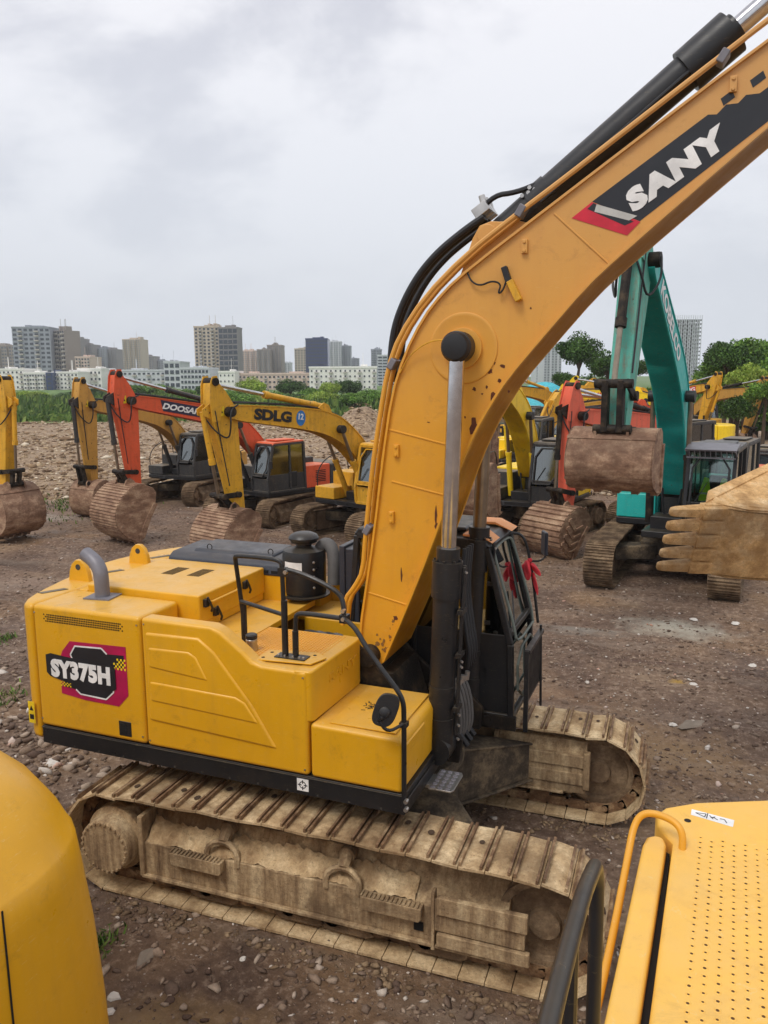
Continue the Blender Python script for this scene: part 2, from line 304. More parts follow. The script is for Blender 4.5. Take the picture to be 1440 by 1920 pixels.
def make_track(root,yc,hl,rz,r0,w,pitch,out,mb_belt,mats,hi=False,mrot=0.0,M=None,bulge=.03):
    """out=+1/-1: outer side direction in y"""
    belt=MB(M); P=track_path(hl,rz,r0,bulge); _,_,_,_,tot=resample(P,10); n=int(round(tot/pitch)); X,Z,TX,TZ,_=resample(P,n)
    pw=tot/n
    for x,z,tx,tz in zip(X,Z,TX,TZ):
        nx,nz=-tz,tx      # path runs clockwise on top -> normal pointing out
        if nx*(x-0)+nz*(z-rz)<0: nx,nz=-nx,-nz
        T=(tx,0,tz);Nn=(nx,0,nz);Y=(0,1,0); Nn=np.array(Nn); j=lambda a:random.uniform(-a,a)
        c=np.array([x,yc,z]); nn=np.array(Nn); tt=np.array(T)
        belt.m=0
        tw=j(.012) if hi else 0
        T2=tt+nn*tw
        belt.obox(c,(T2,Y,Nn),(pw*.5-.004,w/2,.011))
        if hi:
            for off,h in ((-.43,.044),(.35,.036)):
                belt.m=1; belt.obox(c+tt*pw*off+nn*h*.5,(T,Y,Nn),(.010,w/2-.003-random.random()*.012,h*.5+.006))
            belt.m=0; q0=c+tt*(pw*-.04)+nn*.012; hw_=pw*.33; ny_=9; vv=[];
            for iy in range(ny_+1):
                yy=-w/2+.01+(w-.02)*iy/ny_
                for ix in range(5): vv.append(q0+tt*(-hw_+2*hw_*ix/4)+np.array((0,yy,0))+nn*(random.uniform(.0,.014) if 0<ix<4 and 0<iy<ny_ else -.002))
            belt.add(vv,[(iy*5+ix,iy*5+ix+1,(iy+1)*5+ix+1,(iy+1)*5+ix) for iy in range(ny_) for ix in range(4)])
            belt.m=2
            if random.random()<.6:
                hx=j(.015);hy=random.choice((-.11,.05,.1,-.02)); q=c+tt*(pw*.0+hx)+np.array((0,hy+j(.02),0))+nn*.0265
                rr=random.uniform(.020,.030); ring=[q+tt*rr*math.cos(a)+np.array((0,1,0))*rr*1.25*math.sin(a) for a in np.linspace(0,2*PI,11)[:-1]]
                belt.add(ring+[p+nn*.002 for p in ring],[tuple(range(10,20)) if False else tuple(range(10,20))[::1]]+[(i,(i+1)%10,10+(i+1)%10,10+i) for i in range(10)])
            # chain links and bushings on the inside
            belt.m=1
            for sy in (-.09,.09): belt.obox(c-nn*.065+np.array((0,sy,0)),(T,Y,Nn),(pw*.56,.02,.05))
            belt.cyl(c-nn*.075+tt*pw*.5-np.array((0,.12,0)),c-nn*.075+tt*pw*.5+np.array((0,.12,0)),.032,n=8)
        else:
            for off in (-.36,0,.36): belt.obox(c+tt*pw*off+nn*.02,(T,Y,Nn),(.012,w/2-.004,.02))
            belt.m=1; belt.obox(c-nn*.06,(T,Y,Nn),(pw*.5,.1,.05))
    b=belt.build('track',mb_belt,root,flat=True)
    fr_m,sp_m,dk=mats; yo=yc+out*w/2
    f=MB(M); zl=rz-(.27 if hi else .33*r0/.5); zt=rz+.20*r0/.5; hx=hl-.34*r0/.5
    # box-section track frame with sloped shoulder
    k_=r0/.475; sec=[(yc-out*.16,zl),(yc+out*(w/2-.085),zl),(yc+out*(w/2-.07),zl+.02),(yc+out*(w/2-.07),zl+.32*k_),(yc+out*.08,zl+.40*k_),(yc+out*.02,zt+.1*k_),(yc-out*.16,zt+.1*k_)]
    f.prism(sec,-hx,hx+.05,'yz')
    f.box(-hx,hx+.05,*sorted((yc+out*(w/2-.09),yc+out*(w/2-.035))),zl-.02,zl+.012)   # lower lip
    if hi:
        # track tensioner slot plates at the idler end, steps, brackets, guards
        f.box(hx-.55,hx+.2,*sorted((yc+out*(w/2-.07),yc+out*(w/2-.035))),zl+.14,zl+.42)
        f.box(hx-.55,hx-.52,*sorted((yc+out*(w/2-.10),yc+out*(w/2-.02))),zl-.03,zl+.48)
        f.box(hx-.5,hx+.24,*sorted((yc+out*(w/2-.06),yc+out*(w/2-.01))),zl+.02,zl+.13)
        f.box(hx-.5,hx+.22,*sorted((yc+out*(w/2-.06),yc+out*(w/2-.01))),zl+.30,zl+.45)
        f.box(-hx-.02,-hx+.03,*sorted((yc-out*.16,yc+out*(w/2-.04))),zl-.01,zt+.12)
        for sx in (-1.05,.78):
            f.prism([(sx-.24,zl+.21),(sx+.24,zl+.21),(sx+.26,zl+.24),(sx+.26,zl+.33),(sx-.26,zl+.33),(sx-.26,zl+.24)],yc+out*(w/2-.10),yc+out*(w/2+.015))
            for k in range(14): f.box(sx-.26+k*.037,sx-.245+k*.037,*sorted((yc+out*(w/2-.06),yc+out*(w/2+.012))),zl+.328,zl+.348)
        for gx in (-.95,-.1,.35,1.15):
            g=MB(M); g.prism([(gx-.26,zl-.02),(gx+.26,zl-.02),(gx+.24,zl-.12),(gx+.18,zl-.15),(gx-.18,zl-.15),(gx-.24,zl-.12)],yc+out*(w/2-.17),yc+out*(w/2-.11)); g.build('roller_guard',sp_m,b,bevel=.01)
    fo=f.build('track_frame',fr_m,b,bevel=.012 if hi else 0)
    if hi:
        # lumpy mud lying along the ledge of the frame
        g=MB(M); nx_=90; ny_=6; vv=[]
        for i in range(nx_+1):
            x=-hx+.05+(2*hx-.75)*i/nx_
            for j in range(ny_+1):
                q=j/ny_; y=yc+out*(w/2-.075-(w/2-.075-.075)*q); e_=.35+.65*math.sin(PI*min(1,q*1.1+.02)) if j<ny_ else .9
                vv.append((x,y,zl+.322+.10*q+e_*max(0,random.gauss(.022,.018)+.022*math.sin(x*9+q*3)+.015*math.sin(x*23))+(.03*q)))
        g.add(vv,[(i*(ny_+1)+j,i*(ny_+1)+j+1,(i+1)*(ny_+1)+j+1,(i+1)*(ny_+1)+j) for i in range(nx_) for j in range(ny_)]); g.build('mud_crust',mb_belt[0],fo,ang=180)
        h=MB(M); h.obox((1.0,yc+out*(w/2-.058),zl+.13),((1,0,0),(0,1,0),(0,0,1)),(.04,.004,.04)); h.build('frame_opening',dk,fo,bevel=.01)
        for bx in (-.82,.33):
            g=MB(M); z0=zl+.30
            g.tube(smooth([(bx-.15,yc+out*(w/2-.075),z0-.02),(bx-.155,yc+out*(w/2-.075),z0+.10),(bx-.07,yc+out*(w/2-.10),z0+.17),(bx+.07,yc+out*(w/2-.10),z0+.17),(bx+.155,yc+out*(w/2-.075),z0+.10),(bx+.15,yc+out*(w/2-.075),z0-.02)],1),.028,6)
            g.tube([(bx,yc+out*(w/2-.10),z0+.17),(bx,yc+out*.1,z0+.26)],[.05,.065],8)
            g.cyl((bx,yc-out*.12,z0+.24),(bx,yc+out*.14,z0+.24),.07,n=14); g.build('carrier_roller',fr_m,b)
        for kx in np.linspace(-1.45,1.45,8):
            g=MB(M); g.cyl((kx,yc-.15,zl-.04),(kx,yc+.15,zl-.04),.105,n=14); g.cyl((kx,yc+out*.12,zl-.045),(kx,yc+out*.2,zl-.045),.07,n=10); g.build('track_roller',mb_belt[1],b)
    # sprocket with final drive
    s_=MB(M); rr=r0-.09
    s_._lathe([(.03,-.05),(rr*.96,-.05),(rr,-.03),(rr,.03),(rr*.96,.05),(.03,.05)],(-hl,yc,rz),(0,out,0),24)
    for k in range(21):
        a=2*PI*k/21; s_.obox((-hl+(rr+.02)*math.cos(a),yc,rz+(rr+.02)*math.sin(a)),((math.cos(a),0,math.sin(a)),(0,1,0),(-math.sin(a),0,math.cos(a))),(.03,.045,.022))
    s_.build('drive_sprocket',sp_m,b)
    s2=MB(M); e_=w/2+ (.05 if hi else -.02)
    s2._lathe([(.3,-.02),(.31,.0),(.31,e_*.55),(.27,e_*.62),(.255,e_),(.235,e_+.015),(.05,e_+.012)],(-hl,yc,rz),(0,out,0),30)
    if hi:
        for k in range(26):
            a=2*PI*k/26; s2.cyl((-hl+.235*math.cos(a),yc+out*(e_),rz+.235*math.sin(a)),(-hl+.235*math.cos(a),yc+out*(e_+.028),rz+.235*math.sin(a)),.014,n=6)
    s2.build('final_drive',fr_m,b)
    i_=MB(M); ri=r0-.10; i_._lathe([(.05,-.1),(.12,-.1),(.13,-.05),(ri*.8,-.04),(ri*.84,-.09),(ri,-.09),(ri,-.05),(ri*1.04,-.04),(ri*1.04,.04),(ri,.05),(ri,.09),(ri*.84,.09),(ri*.8,.04),(.13,.05),(.12,.1),(.05,.1)],(hl,yc,rz),(0,1,0),28)
    i_.build('idler_wheel',sp_m,b); return b

# ------------------------------------------------------------------ bucket (local 2D profile at origin pin E, rotated; built in machine frame)
BPROF=[(-.12,.14),(.22,.18),(.50,.06),(.76,-.24),(.90,-.62),(.88,-.98),(.68,-1.27),(.38,-1.44),(.02,-1.52)]
def make_bucket(root,M,E,ang,sc,w,mat,ribs=0,teeth=5,rock=False,name='bucket',inner=None):
    ca,sa=math.cos(ang),math.sin(ang)
    def T(p): x,z=p[0]*sc,p[1]*sc; return (E[0]+ca*x-sa*z,E[1]+sa*x+ca*z)
    prof=[tuple(q) for q in smooth([(a,b) for a,b in BPROF],1)]
    b=MB(M); n=len(prof); th=.045
    P=np.array(prof); d=np.gradient(P,axis=0); nrm=np.stack([-d[:,1],d[:,0]],1); nrm/=np.linalg.norm(nrm,axis=1)[:,None]
    c=P.mean(0); 
    inn=P+nrm*th*np.where(((c-P)*nrm).sum(1)>0,1,-1)[:,None]
    poly=[T(p) for p in P]+[T(p) for p in inn[::-1]]
    # shell as quads (curved strip)
    v=[];f=[]
    for s in (-1,1):
        for q in poly: v.append((q[0],s*w/2,q[1]))
    m=len(poly)
    for i in range(m): f.append((i,(i+1)%m,m+(i+1)%m,m+i))
    b.add(v,f)
    side=[T(p) for p in prof]+[T(p) for p in [(-.10,-1.35),(-.16,-.8),(-.30,-.3),(-.26,.02)]]
    for s in (-1,1): b.prism(side,s*(w/2-.028),s*(w/2+.004))
    # cutting-edge lip plate and side bars
    b.prism([T(p) for p in [(.12,-1.50),(-.08,-1.56),(-.20,-1.53),(-.08,-1.50),(.1,-1.44)]],-w/2-.01,w/2+.01)
    for s in (-1,1):
        b.prism([T(p) for p in [(-.02,-1.52),(-.16,-1.35),(-.23,-.8),(-.36,-.3),(-.22,-.3),(-.08,-.8),(.02,-1.3)]],s*(w/2),s*(w/2+.035))
        b.prism([T(p) for p in [(.1,-1.5),(.4,-1.43),(.7,-1.25),(.62,-1.05),(.3,-1.25),(.02,-1.35)]],s*(w/2),s*(w/2+.02))
    # ears
    for s in (-1,1):
        b.prism([T(p) for p in [(-.13,.0),(-.12,.12),(0,.16),(.14,.1),(.26,.24),(.42,.30),(.52,.2),(.56,-.02),(.3,.0)]],s*.17*w,s*(.17*w+.05))
    if ribs==2:   # wear strips running across the back
        for k in range(2,n-1):
            for fr in (.25,.75):
                q=P[k]*(1-fr)+P[min(k+1,n-1)]*fr; t=d[k]/np.linalg.norm(d[k]); o=-nrm[k]*np.where((c-P[k])@nrm[k]>0,1,-1)
                a=[q-t*.035,q+t*.035,q+t*.03+o*.03,q-t*.03+o*.03]; b.prism([T(p) for p in a],-w/2+.01,w/2-.01)
    elif ribs==1:
        for q,o in ((5,.02),(11,.02)):
            if q<n: b.prism([T(p) for p in [P[q]-d[q]*.3,P[q]+d[q]*.3,P[q]+d[q]*.3-nrm[q]*np.sign((c-P[q])@nrm[q])*.02,P[q]-d[q]*.3-nrm[q]*np.sign((c-P[q])@nrm[q])*.02]],-w/2-.012,w/2+.012)
    elif ribs==3:  # chevron wear bars on the side plates as well
        for k in range(1,n-1):
            q=(P[k]+P[k+1])/2; t=d[k]/np.linalg.norm(d[k]); o=-nrm[k]*np.where((c-P[k])@nrm[k]>0,1,-1); hl_=np.linalg.norm(P[k+1]-P[k])*.40
            a=[q-t*hl_,q+t*hl_,q+t*hl_*.8+o*.05,q-t*hl_*.8+o*.05]; b.prism([T(p) for p in a],-w/2+.005,w/2-.005)
    if ribs>=2:
        for s in (-1,1):
            for k in range(4):
                z=-.35-k*.27; a=[(.72,z-.02),(.62,z+.06),(.28,z-.2),(.0,z+.02),(.0,z-.09),(.3,z-.31),(.70,z-.1)]
                a=[(x,max(-1.38,zz)) for x,zz in a]
                if ribs==3: b.prism([T(p) for p in a],s*(w/2+.002),s*(w/2+.045))
                elif k<2: b._lathe([(.07,0),(.075,.02),(.03,.03)],(*(lambda q:(q[0],s*w/2,q[1]))(T((.42,-.45-k*.35))),),(0,s,0),12)
    bo=b.build(name,mat,root,ang=30,bevel=.008)
    for k in range(teeth):
        y=-w/2+.08+(w-.16)*k/(teeth-1)
        t=MB(M); tw=.055*(1.25 if rock else 1)
        pr=[(.10,-1.49),(.03,-1.60),(-.18,-1.62),(-.40,-1.66),(-.42,-1.64),(-.18,-1.52),(-.02,-1.46)]
        v=[];m=len(pr)
        for s in (-1,1):
            for j,p in enumerate(pr): 
                q=T(p); ww=tw*(1,1,1,.55,.55,1,1)[j]; v.append((q[0],y+s*ww,q[1]))
        t.add(v,[tuple(range(m)),tuple(range(m,2*m))[::-1]]+[(i,(i+1)%m,m+(i+1)%m,m+i) for i in range(m)])
        t.build('tooth',mat,bo,bevel=.012)
    return bo

# ------------------------------------------------------------------ operator cab with hollow frame and panes
def make_cab(root,M,y0,y1,prof,body_mat,glass,roof_mat=None,seat=True,low=.62,thk=.055,glabel=None):
    """prof: rb, fb, fm, ft, rt in (x,z): rear bottom, front bottom, front mid, front top, rear top"""
    rb,fb,fm,ft,rt=[np.array(p,float) for p in prof]
    c=MB(M); pr=[rb,fb,fm,ft,rt]
    lerp=lambda a,b,t:a*(1-t)+b*t
    zl=low; rl=lerp(rb,rt,zl/(rt[1]-rb[1])); fl=lerp(fm,ft,0) if fm[1]>=rb[1]+zl else lerp(fm,ft,(rb[1]+zl-fm[1])/(ft[1]-fm[1]))
    for y in (y0,y1):
        for a,b_ in ((rb,rt),(fb,fm),(fm,ft),(rt,ft),(rb,fb)):
            c.tube([(a[0],y,a[1]),(b_[0],y,b_[1])],thk,4)
        yy=(y,y+ (.03 if y==y0 else -.03))
        c.prism([tuple(rb),tuple(fb),tuple(fm),(fl[0],fl[1]),tuple(rl)],*yy)
        # middle pillar of the door
        mx=rb[0]+(fb[0]-rb[0])*.42; c.tube([(mx,y,rb[1]),(mx+.02,y,rt[1])],thk*.8,4)
    for p in (rb,fb,ft,rt,fl): c.tube([(p[0],y0,p[1]),(p[0],y1,p[1])],thk,4)
    c.box(rb[0],fb[0],y0,y1,rb[1]-.02,rb[1]+.06)
    c.prism([tuple(rb),(rb[0]+.03,rb[1]),(rl[0]+.03,rl[1]),tuple(rl)],y0,y1)
    co=c.build('cab',body_mat,root,bevel=.012)
    rf=MB(M); rf.prism([(rt[0]-.04,rt[1]+.0),(ft[0]+.05,ft[1]+.0),(ft[0]-.02,ft[1]+.085),(rt[0]+.02,rt[1]+.085)],y0-.03,y1+.03)
    rf.box(rt[0]+.25,ft[0]-.25,y0+.12,y1-.12,rt[1]+.08,rt[1]+.13)
    rf.build('roof',roof_mat or body_mat,co,bevel=.03)
    def pane(pts,name='window'):
        g=MB(M); v=[np.array(p,float) for p in pts]; n=np.cross(v[1]-v[0],v[2]-v[0]); n/=np.linalg.norm(n); k=len(v)
        g.add([p-n*.004 for p in v]+[p+n*.004 for p in v],[tuple(range(k))[::-1],tuple(range(k,2*k))]+[(i,(i+1)%k,k+(i+1)%k,k+i) for i in range(k)]); return g.build(name,glass,co,flat=True)
    for y in (y0+.01,y1-.01): pane([(rl[0],y,rl[1]),(fl[0],y,fl[1]),(ft[0],y,ft[1]),(rt[0],y,rt[1])])
    pane([(fl[0],y0,fl[1]),(fl[0],y1,fl[1]),(ft[0],y1,ft[1]),(ft[0],y0,ft[1])],'windscreen')
    pane([(rl[0]+.01,y0,rl[1]),(rl[0]+.01,y1,rl[1]),(rt[0]+.01,y1,rt[1]),(rt[0]+.01,y0,rt[1])],'rear_window')
    if glass is not GLS:
        m_=MB(M); m_.box(fb[0]-.01,fb[0]+.025,y0+.02,y1-.02,fb[1],fm[1]+.02); m_.tube(smooth([(fm[0]+.03,y0+.10,fm[1]+.1),(ft[0]+.06,y0+.10,ft[1]-.08),(ft[0]+.06,y1-.10,ft[1]-.08),(fm[0]+.03,y1-.10,fm[1]+.1),(fm[0]+.03,y0+.10,fm[1]+.1)],1),.03,4); m_.build('front_frame',body_mat,co,bevel=.008)
    elif fm[1]>rb[1]+.1 and low>.3: pane([(fb[0],y0+.06,fb[1]+.05),(fb[0],y1-.06,fb[1]+.05),(fm[0],y1-.06,fm[1]),(fm[0],y0+.06,fm[1])],'lower_windscreen')
    if seat:
        s=MB(M); cx=rb[0]+.55; cy=(y0+y1)/2; zb=rb[1]
        s.box(cx-.25,cx+.25,cy-.25,cy+.25,zb+.32,zb+.46); s.box(cx-.33,cx-.2,cy-.24,cy+.24,zb+.44,zb+1.15); s.box(cx-.2,cx+.2,cy-.42,cy-.3,zb+.1,zb+.62); s.box(cx-.2,cx+.2,cy+.3,cy+.42,zb+.1,zb+.62); s.box(cx-.1,cx+.1,cy-.1,cy+.1,zb,zb+.35)
        s.build('seat',RUB,co,bevel=.04)
        s=MB(M); s.tube([(fb[0]-.28,cy-.2,rb[1]+.05),(fb[0]-.34,cy-.2,rb[1]+.62)],.014,6); s.tube([(fb[0]-.28,cy+.2,rb[1]+.05),(fb[0]-.34,cy+.2,rb[1]+.62)],.014,6); s.box(fb[0]-.2,fb[0]-.1,y0+.08,y0+.3,rb[1]+.5,rb[1]+.72); s.build('control_lever',RUB,co)
        s=MB(M); s.tube([(fl[0]+.02,y0+.2,fl[1]+.03),(ft[0]*.4+fl[0]*.6+.03,y0+.42,fl[1]*.6+ft[1]*.4)],.01,4); s.build('wiper',BLK,co)
    return co

# ------------------------------------------------------------------ parked excavators of the other rows
def boom_poly(F,a1,Lb,bo=.13,t0=.22,tb=.40,t1=.2,n=22):
    u=np.array([math.cos(a1),math.sin(a1)]); v=np.array([-u[1],u[0]]); T=F+u*Lb
    cp=[F,F+u*.13*Lb+v*.085*Lb,F+u*.30*Lb+v*bo*1.08*Lb,F+u*.42*Lb+v*bo*1.12*Lb,F+u*.56*Lb+v*bo*.92*Lb,F+u*.8*Lb+v*bo*.42*Lb,T]
    c=np.array(smooth(cp,2)); t=np.linspace(0,1,len(c))
    d=np.gradient(c,axis=0); d/=np.linalg.norm(d,axis=1)[:,None]; nn=np.stack([-d[:,1],d[:,0]],1)
    th=np.interp(t,[0,.12,.42,.6,.9,1],[t0,t0*1.35,tb,tb*.93,t1*1.05,t1*.75])[:,None]
    return [tuple(q) for q in c+nn*th]+[tuple(q) for q in (c-nn*th)[::-1]],c,nn,th,T,u,v
def excavator(label,fit,col,stick_col=None,bucket_mat=BUCK,ribs=1,bang=0,bsc=1.0,bw=1.25,cab_mat=BLK,cab_roof=None,body=None,cw_col=None,guard=False,logo=None,
              hide_stick=False,teeth=5,detail=1,group='excavators parked in rows across the yard',name='excavator',tank=None,glass=GLSD,hose=RUB,cyl_col=None,stickers=True,vests=False,tracks=True,boomw=.26,track_mats=None,cat='excavator',short_side=False):
    x0,y0,psi,a1,a2,s,tp,lb,ls=fit
    root=thing(name,label,cat,(x0,y0,0),psi+tp,group); M=Matrix.Rotation(-tp,4,'Z')
    stick_col=stick_col or col; body=body or col; cyl_col=cyl_col or col
    tm=track_mats or (TRKD,TRKD,GASK)
    if tracks:
        for sd_ in (1,-1): make_track(root,sd_*1.2*s,1.68*s,.46*s,.45*s,.6*s,.19*s,sd_,[tm[0],tm[1]],(tm[1],TRKD,GASK))
        cb=MB(); cb.cyl((0,0,.55*s),(0,0,1.02*s),.62*s,n=24); cb.box(-.6*s,.6*s,-.6*s,.6*s,.5*s,.8*s)
        for sx in (-1,1):
            for sy in (-1,1): cb.prism([(sx*.2*s,sy*.3*s),(sx*.65*s,sy*.25*s),(sx*1.1*s,sy*1.05*s),(sx*.45*s,sy*1.05*s)],.42*s,.72*s,'xy')
        cb.build('carbody',CARB,root,bevel=.03)
    H=lambda z:z*s
    p=MB(M); p.prism([(-2.05*s,-1.32*s),((-.2 if short_side else 1.25)*s,-1.32*s),((-.2 if short_side else 1.25)*s,-.42*s),(1.25*s,-.42*s),(1.25*s,1.32*s),(-2.05*s,1.32*s)],1.0*s,1.14*s,'xy'); p.box(.3*s,.9*s,-.32*s,.32*s,1.1*s,1.4*s); pl=p.build('platform',BLK,root,bevel=.02)
    cw=MB(M); arc=[(-1.75*s,-1.34*s),(-2.3*s,-1.2*s),(-2.62*s,-.75*s),(-2.75*s,0),(-2.62*s,.75*s),(-2.3*s,1.2*s),(-1.75*s,1.34*s)]
    cw.prism([tuple(q) for q in smooth(arc,1)],.98*s,1.98*s,'xy'); cw.build('counterweight',cw_col or body,root,bevel=.07,seg=3)
    # engine house: side doors, hood
    d=MB(M); d.box(-1.74*s,-.45*s,.42*s,1.32*s,1.15*s,1.98*s); d.build('engine_door',body,root,bevel=.035)
    d=MB(M); d.box(-1.74*s,-.3*s,-1.32*s,-.42*s,1.15*s,1.98*s); d.build('engine_door',body,root,bevel=.035)
    for sy in (-1,1):
        g=MB(M)
        for k in range(7): g.box(-1.5*s,-1.0*s,*sorted((sy*1.322*s,sy*1.33*s)),(1.35+k*.065)*s,(1.38+k*.065)*s)
        g.build('air_vent',GASK,root)
    h=MB(M); h.box(-1.75*s,-.5*s,-.41*s,.41*s,1.2*s,2.18*s); h.box(-1.3*s,-.8*s,-.6*s,-.45*s,1.98*s,2.06*s); h.build('engine_hood',DGR if detail else body,root,bevel=.05)
    e=MB(M); e.cyl((-1.2*s,-.7*s,1.98*s),(-1.2*s,-.7*s,2.4*s),.055*s,n=10); e.cyl((-.75*s,.2*s,2.15*s),(-.75*s,.2*s,2.4*s),.09*s,.11*s,n=12); e.build('exhaust_pipe',DKM,root)
    tk=MB(M); tk.box(-.29*s,(-.2 if short_side else .45)*s,-1.32*s,-.45*s,1.15*s,(1.7 if short_side else 1.92)*s); tk.build('fuel_tank',tank or body,root,bevel=.03)
    if not short_side: tb=MB(M); tb.box(.46*s,1.25*s,-1.32*s,-.5*s,1.15*s,1.52*s); tb.build('toolbox',tank or body,root,bevel=.03)
    if not short_side: hr=MB(M); hr.tube(smooth([(1.2*s,-1.25*s,1.5*s),(1.2*s,-1.25*s,1.95*s),(.9*s,-1.25*s,2.3*s),(.3*s,-1.25*s,2.5*s),(-.1*s,-1.25*s,2.5*s),(-.2*s,-1.25*s,1.9*s)],2),.018*s,6); hr.tube([(.45*s,-1.25*s,1.9*s),(.45*s,-1.25*s,2.45*s)],.018*s,6); hr.build('handrail',BLK,root)
    co=make_cab(root,M,.42*s,1.3*s,[(-.5*s,1.16*s),(1.22*s,1.16*s),(1.27*s,1.62*s),(1.0*s,2.83*s),(-.42*s,2.86*s)],cab_mat,glass,cab_roof,low=.62*s)
    if guard:
        g=MB(M); g.prism([(.75*s,2.95*s),(1.32*s,2.86*s),(1.34*s,2.89*s),(.77*s,2.99*s)],.38*s,1.34*s)
        for k in range(9): g.tube([(1.22*s,(.46+k*.1)*s,2.72*s),(1.30*s,(.46+k*.1)*s,2.86*s)],.012*s,4)
        g.tube([(1.22*s,.4*s,2.72*s),(1.22*s,1.32*s,2.72*s)],.02*s,4)
        for yy in (.4,1.32): g.tube([(1.05*s,yy*s,2.75*s),(1.32*s,yy*s,2.87*s)],.02*s,4)
        g.build('visor_guard',GREY,co)
    mrr=MB(M); mrr.tube([(1.25*s,1.35*s,1.9*s),(1.3*s,1.5*s,2.1*s)],.012*s,6); mrr.obox((1.3*s,1.52*s,2.18*s),((1,.2,0),(0,1,0),(0,0,1)),(.02*s,.08*s,.13*s)); mrr.build('mirror',BLK,co,bevel=.01)
    # boom
    F=np.array([.15,1.85])*s; Lb=5.7*s*lb; poly,c,nn,th,T,u,v=boom_poly(F,a1,Lb,t0=.2*s,tb=.34*s,t1=.2*s)
    b=MB(M); bw_=boomw*s; b.prism(poly,-bw_,bw_); 
    bm=b.build('boom',col,root,bevel=.012,ang=40)
    fl=MB(M) # flange plates a little wider than the box
    n=len(c)
    for sg in (1,-1):
        q1=c+nn*th*sg; q2=c+nn*(th*sg-.03*s*sg)
        fl.prism([tuple(q) for q in q1]+[tuple(q) for q in q2[::-1]],-bw_-.02,bw_+.02)
    fl.build('boom_flange',col,bm,ang=40)
    for q_ in (T,F):
        pc=MB(M); pc.cyl((q_[0],-bw_-.1*s,q_[1]),(q_[0],bw_+.1*s,q_[1]),.125*s,n=14); pc.build('pivot_pin',DKM,bm)
    k=int(n*.42); Bp=c[k]; Bt=Bp+nn[k]*th[k]; 
    # boom cylinders
    low=np.array([.75*s,1.25*s])
    for sy in (-1,1):
        y=sy*(bw_+.11*s); hi_=Bp-nn[k]*.02; dd=hi_-low; ln=np.linalg.norm(dd); dd/=ln; mid=low+dd*min(ln*.55,1.6*s)
        q=MB(M); q.cyl((low[0],y,low[1]),(mid[0],y,mid[1]),.085*s,n=14); q.cyl((mid[0]-dd[0]*.1*s,y,mid[1]-dd[1]*.1*s),(mid[0],y,mid[1]),.1*s,n=14); cyo=q.build('boom_cylinder',cyl_col,root)
        q=MB(M); q.cyl((mid[0],y,mid[1]),(hi_[0],y,hi_[1]),.05*s,n=12); q.build('cylinder_rod',CHRD,cyo)
        q=MB(M); q.cyl((hi_[0],y-.09*s,hi_[1]),(hi_[0],y+.09*s,hi_[1]),.12*s,n=16); q.build('pin_cap',RUB,cyo)
    # arm cylinder on top of the boom
    ws=np.array([math.cos(a2),math.sin(a2)]); wn=np.array([-ws[1],ws[0]]); E=T+ws*2.9*s*ls; Sx=T-ws*.8*s*ls+wn*.3*s
    k2=int(n*.52); A=c[k2]+nn[k2]*(th[k2]+.14*s); dd=Sx-A; ln=np.linalg.norm(dd); dd/=ln; mid=A+dd*ln*.56
    q=MB(M); q.cyl((A[0],0,A[1]),(mid[0],0,mid[1]),.085*s,n=14); q.cyl((mid[0]-dd[0]*.14*s,0,mid[1]-dd[1]*.14*s),(mid[0],0,mid[1]),.105*s,n=14); q.cyl((A[0]+dd[0]*.3*s,0,A[1]+dd[1]*.3*s),(A[0]+dd[0]*.4*s,0,A[1]+dd[1]*.4*s),.1*s,n=14)
    br=c[k2]+nn[k2]*th[k2]
    for sy in (-1,1): q.prism([tuple(br+u*.3*s),tuple(A+u*.1*s+nn[k2]*.08*s),tuple(A-u*.1*s+nn[k2]*.08*s),tuple(br-u*.35*s)],sy*.1*s,sy*.14*s)
    ao=q.build('arm_cylinder',cyl_col,root); q=MB(M); q.cyl((mid[0],0,mid[1]),(Sx[0],0,Sx[1]),.05*s,n=12); q.build('cylinder_rod',CHR,ao)
    # stick
    SP=lambda a,o:tuple(T+ws*a*s*ls+wn*o*s)
    sp=[SP(*q) for q in [(-.92,.24),(-.90,.36),(-.78,.42),(-.3,.50),(.15,.50),(.9,.38),(2.2,.22),(2.88,.15),(3.0,.05),(2.98,-.08),(2.85,-.14),(1.2,-.22),(.25,-.27),(-.2,-.20),(-.55,-.02)]]
    b=MB(M); sw=.17*s; b.prism(sp,-sw,sw); st=b.build('stick',stick_col,root,bevel=.012)
    b=MB(M); rd=lambda a,o,r,w:b.cyl((SP(a,o)[0],-w*s,SP(a,o)[1]),(SP(a,o)[0],w*s,SP(a,o)[1]),r*s,n=14)
    for sy in (-1,1):   # the two ear plates at the head
        b.prism([SP(*q) for q in [(-1.0,.22),(-1.0,.36),(-.8,.46),(-.3,.53),(.2,.53),(.2,.3),(-.4,.1)]],sy*(.171*s),sy*(.2*s))
    b.build('stick_ear',stick_col,st)
    for q_ in ((-.85,.3,.1,.24),(0,0,.13,.33),(2.9,0,.11,.3),(2.3,.05,.08,.28)):
        b=MB(M); b.cyl((SP(q_[0],q_[1])[0],-q_[3]*s,SP(q_[0],q_[1])[1]),(SP(q_[0],q_[1])[0],q_[3]*s,SP(q_[0],q_[1])[1]),q_[2]*s,n=14); b.build('pivot_pin',DKM,st)
    # bucket cylinder and linkage
    ca=math.cos(bang)
    P1=np.array(SP(-.1,.66)); P2=np.array(SP(2.25,.52)); dd=P2-P1; ln=np.linalg.norm(dd); dd/=ln; mid=P1+dd*ln*.62
    q=MB(M); q.cyl((P1[0],0,P1[1]),(mid[0],0,mid[1]),.075*s,n=12); q.cyl((mid[0]-dd[0]*.15*s,0,mid[1]-dd[1]*.15*s),(mid[0],0,mid[1]),.092*s,n=12)
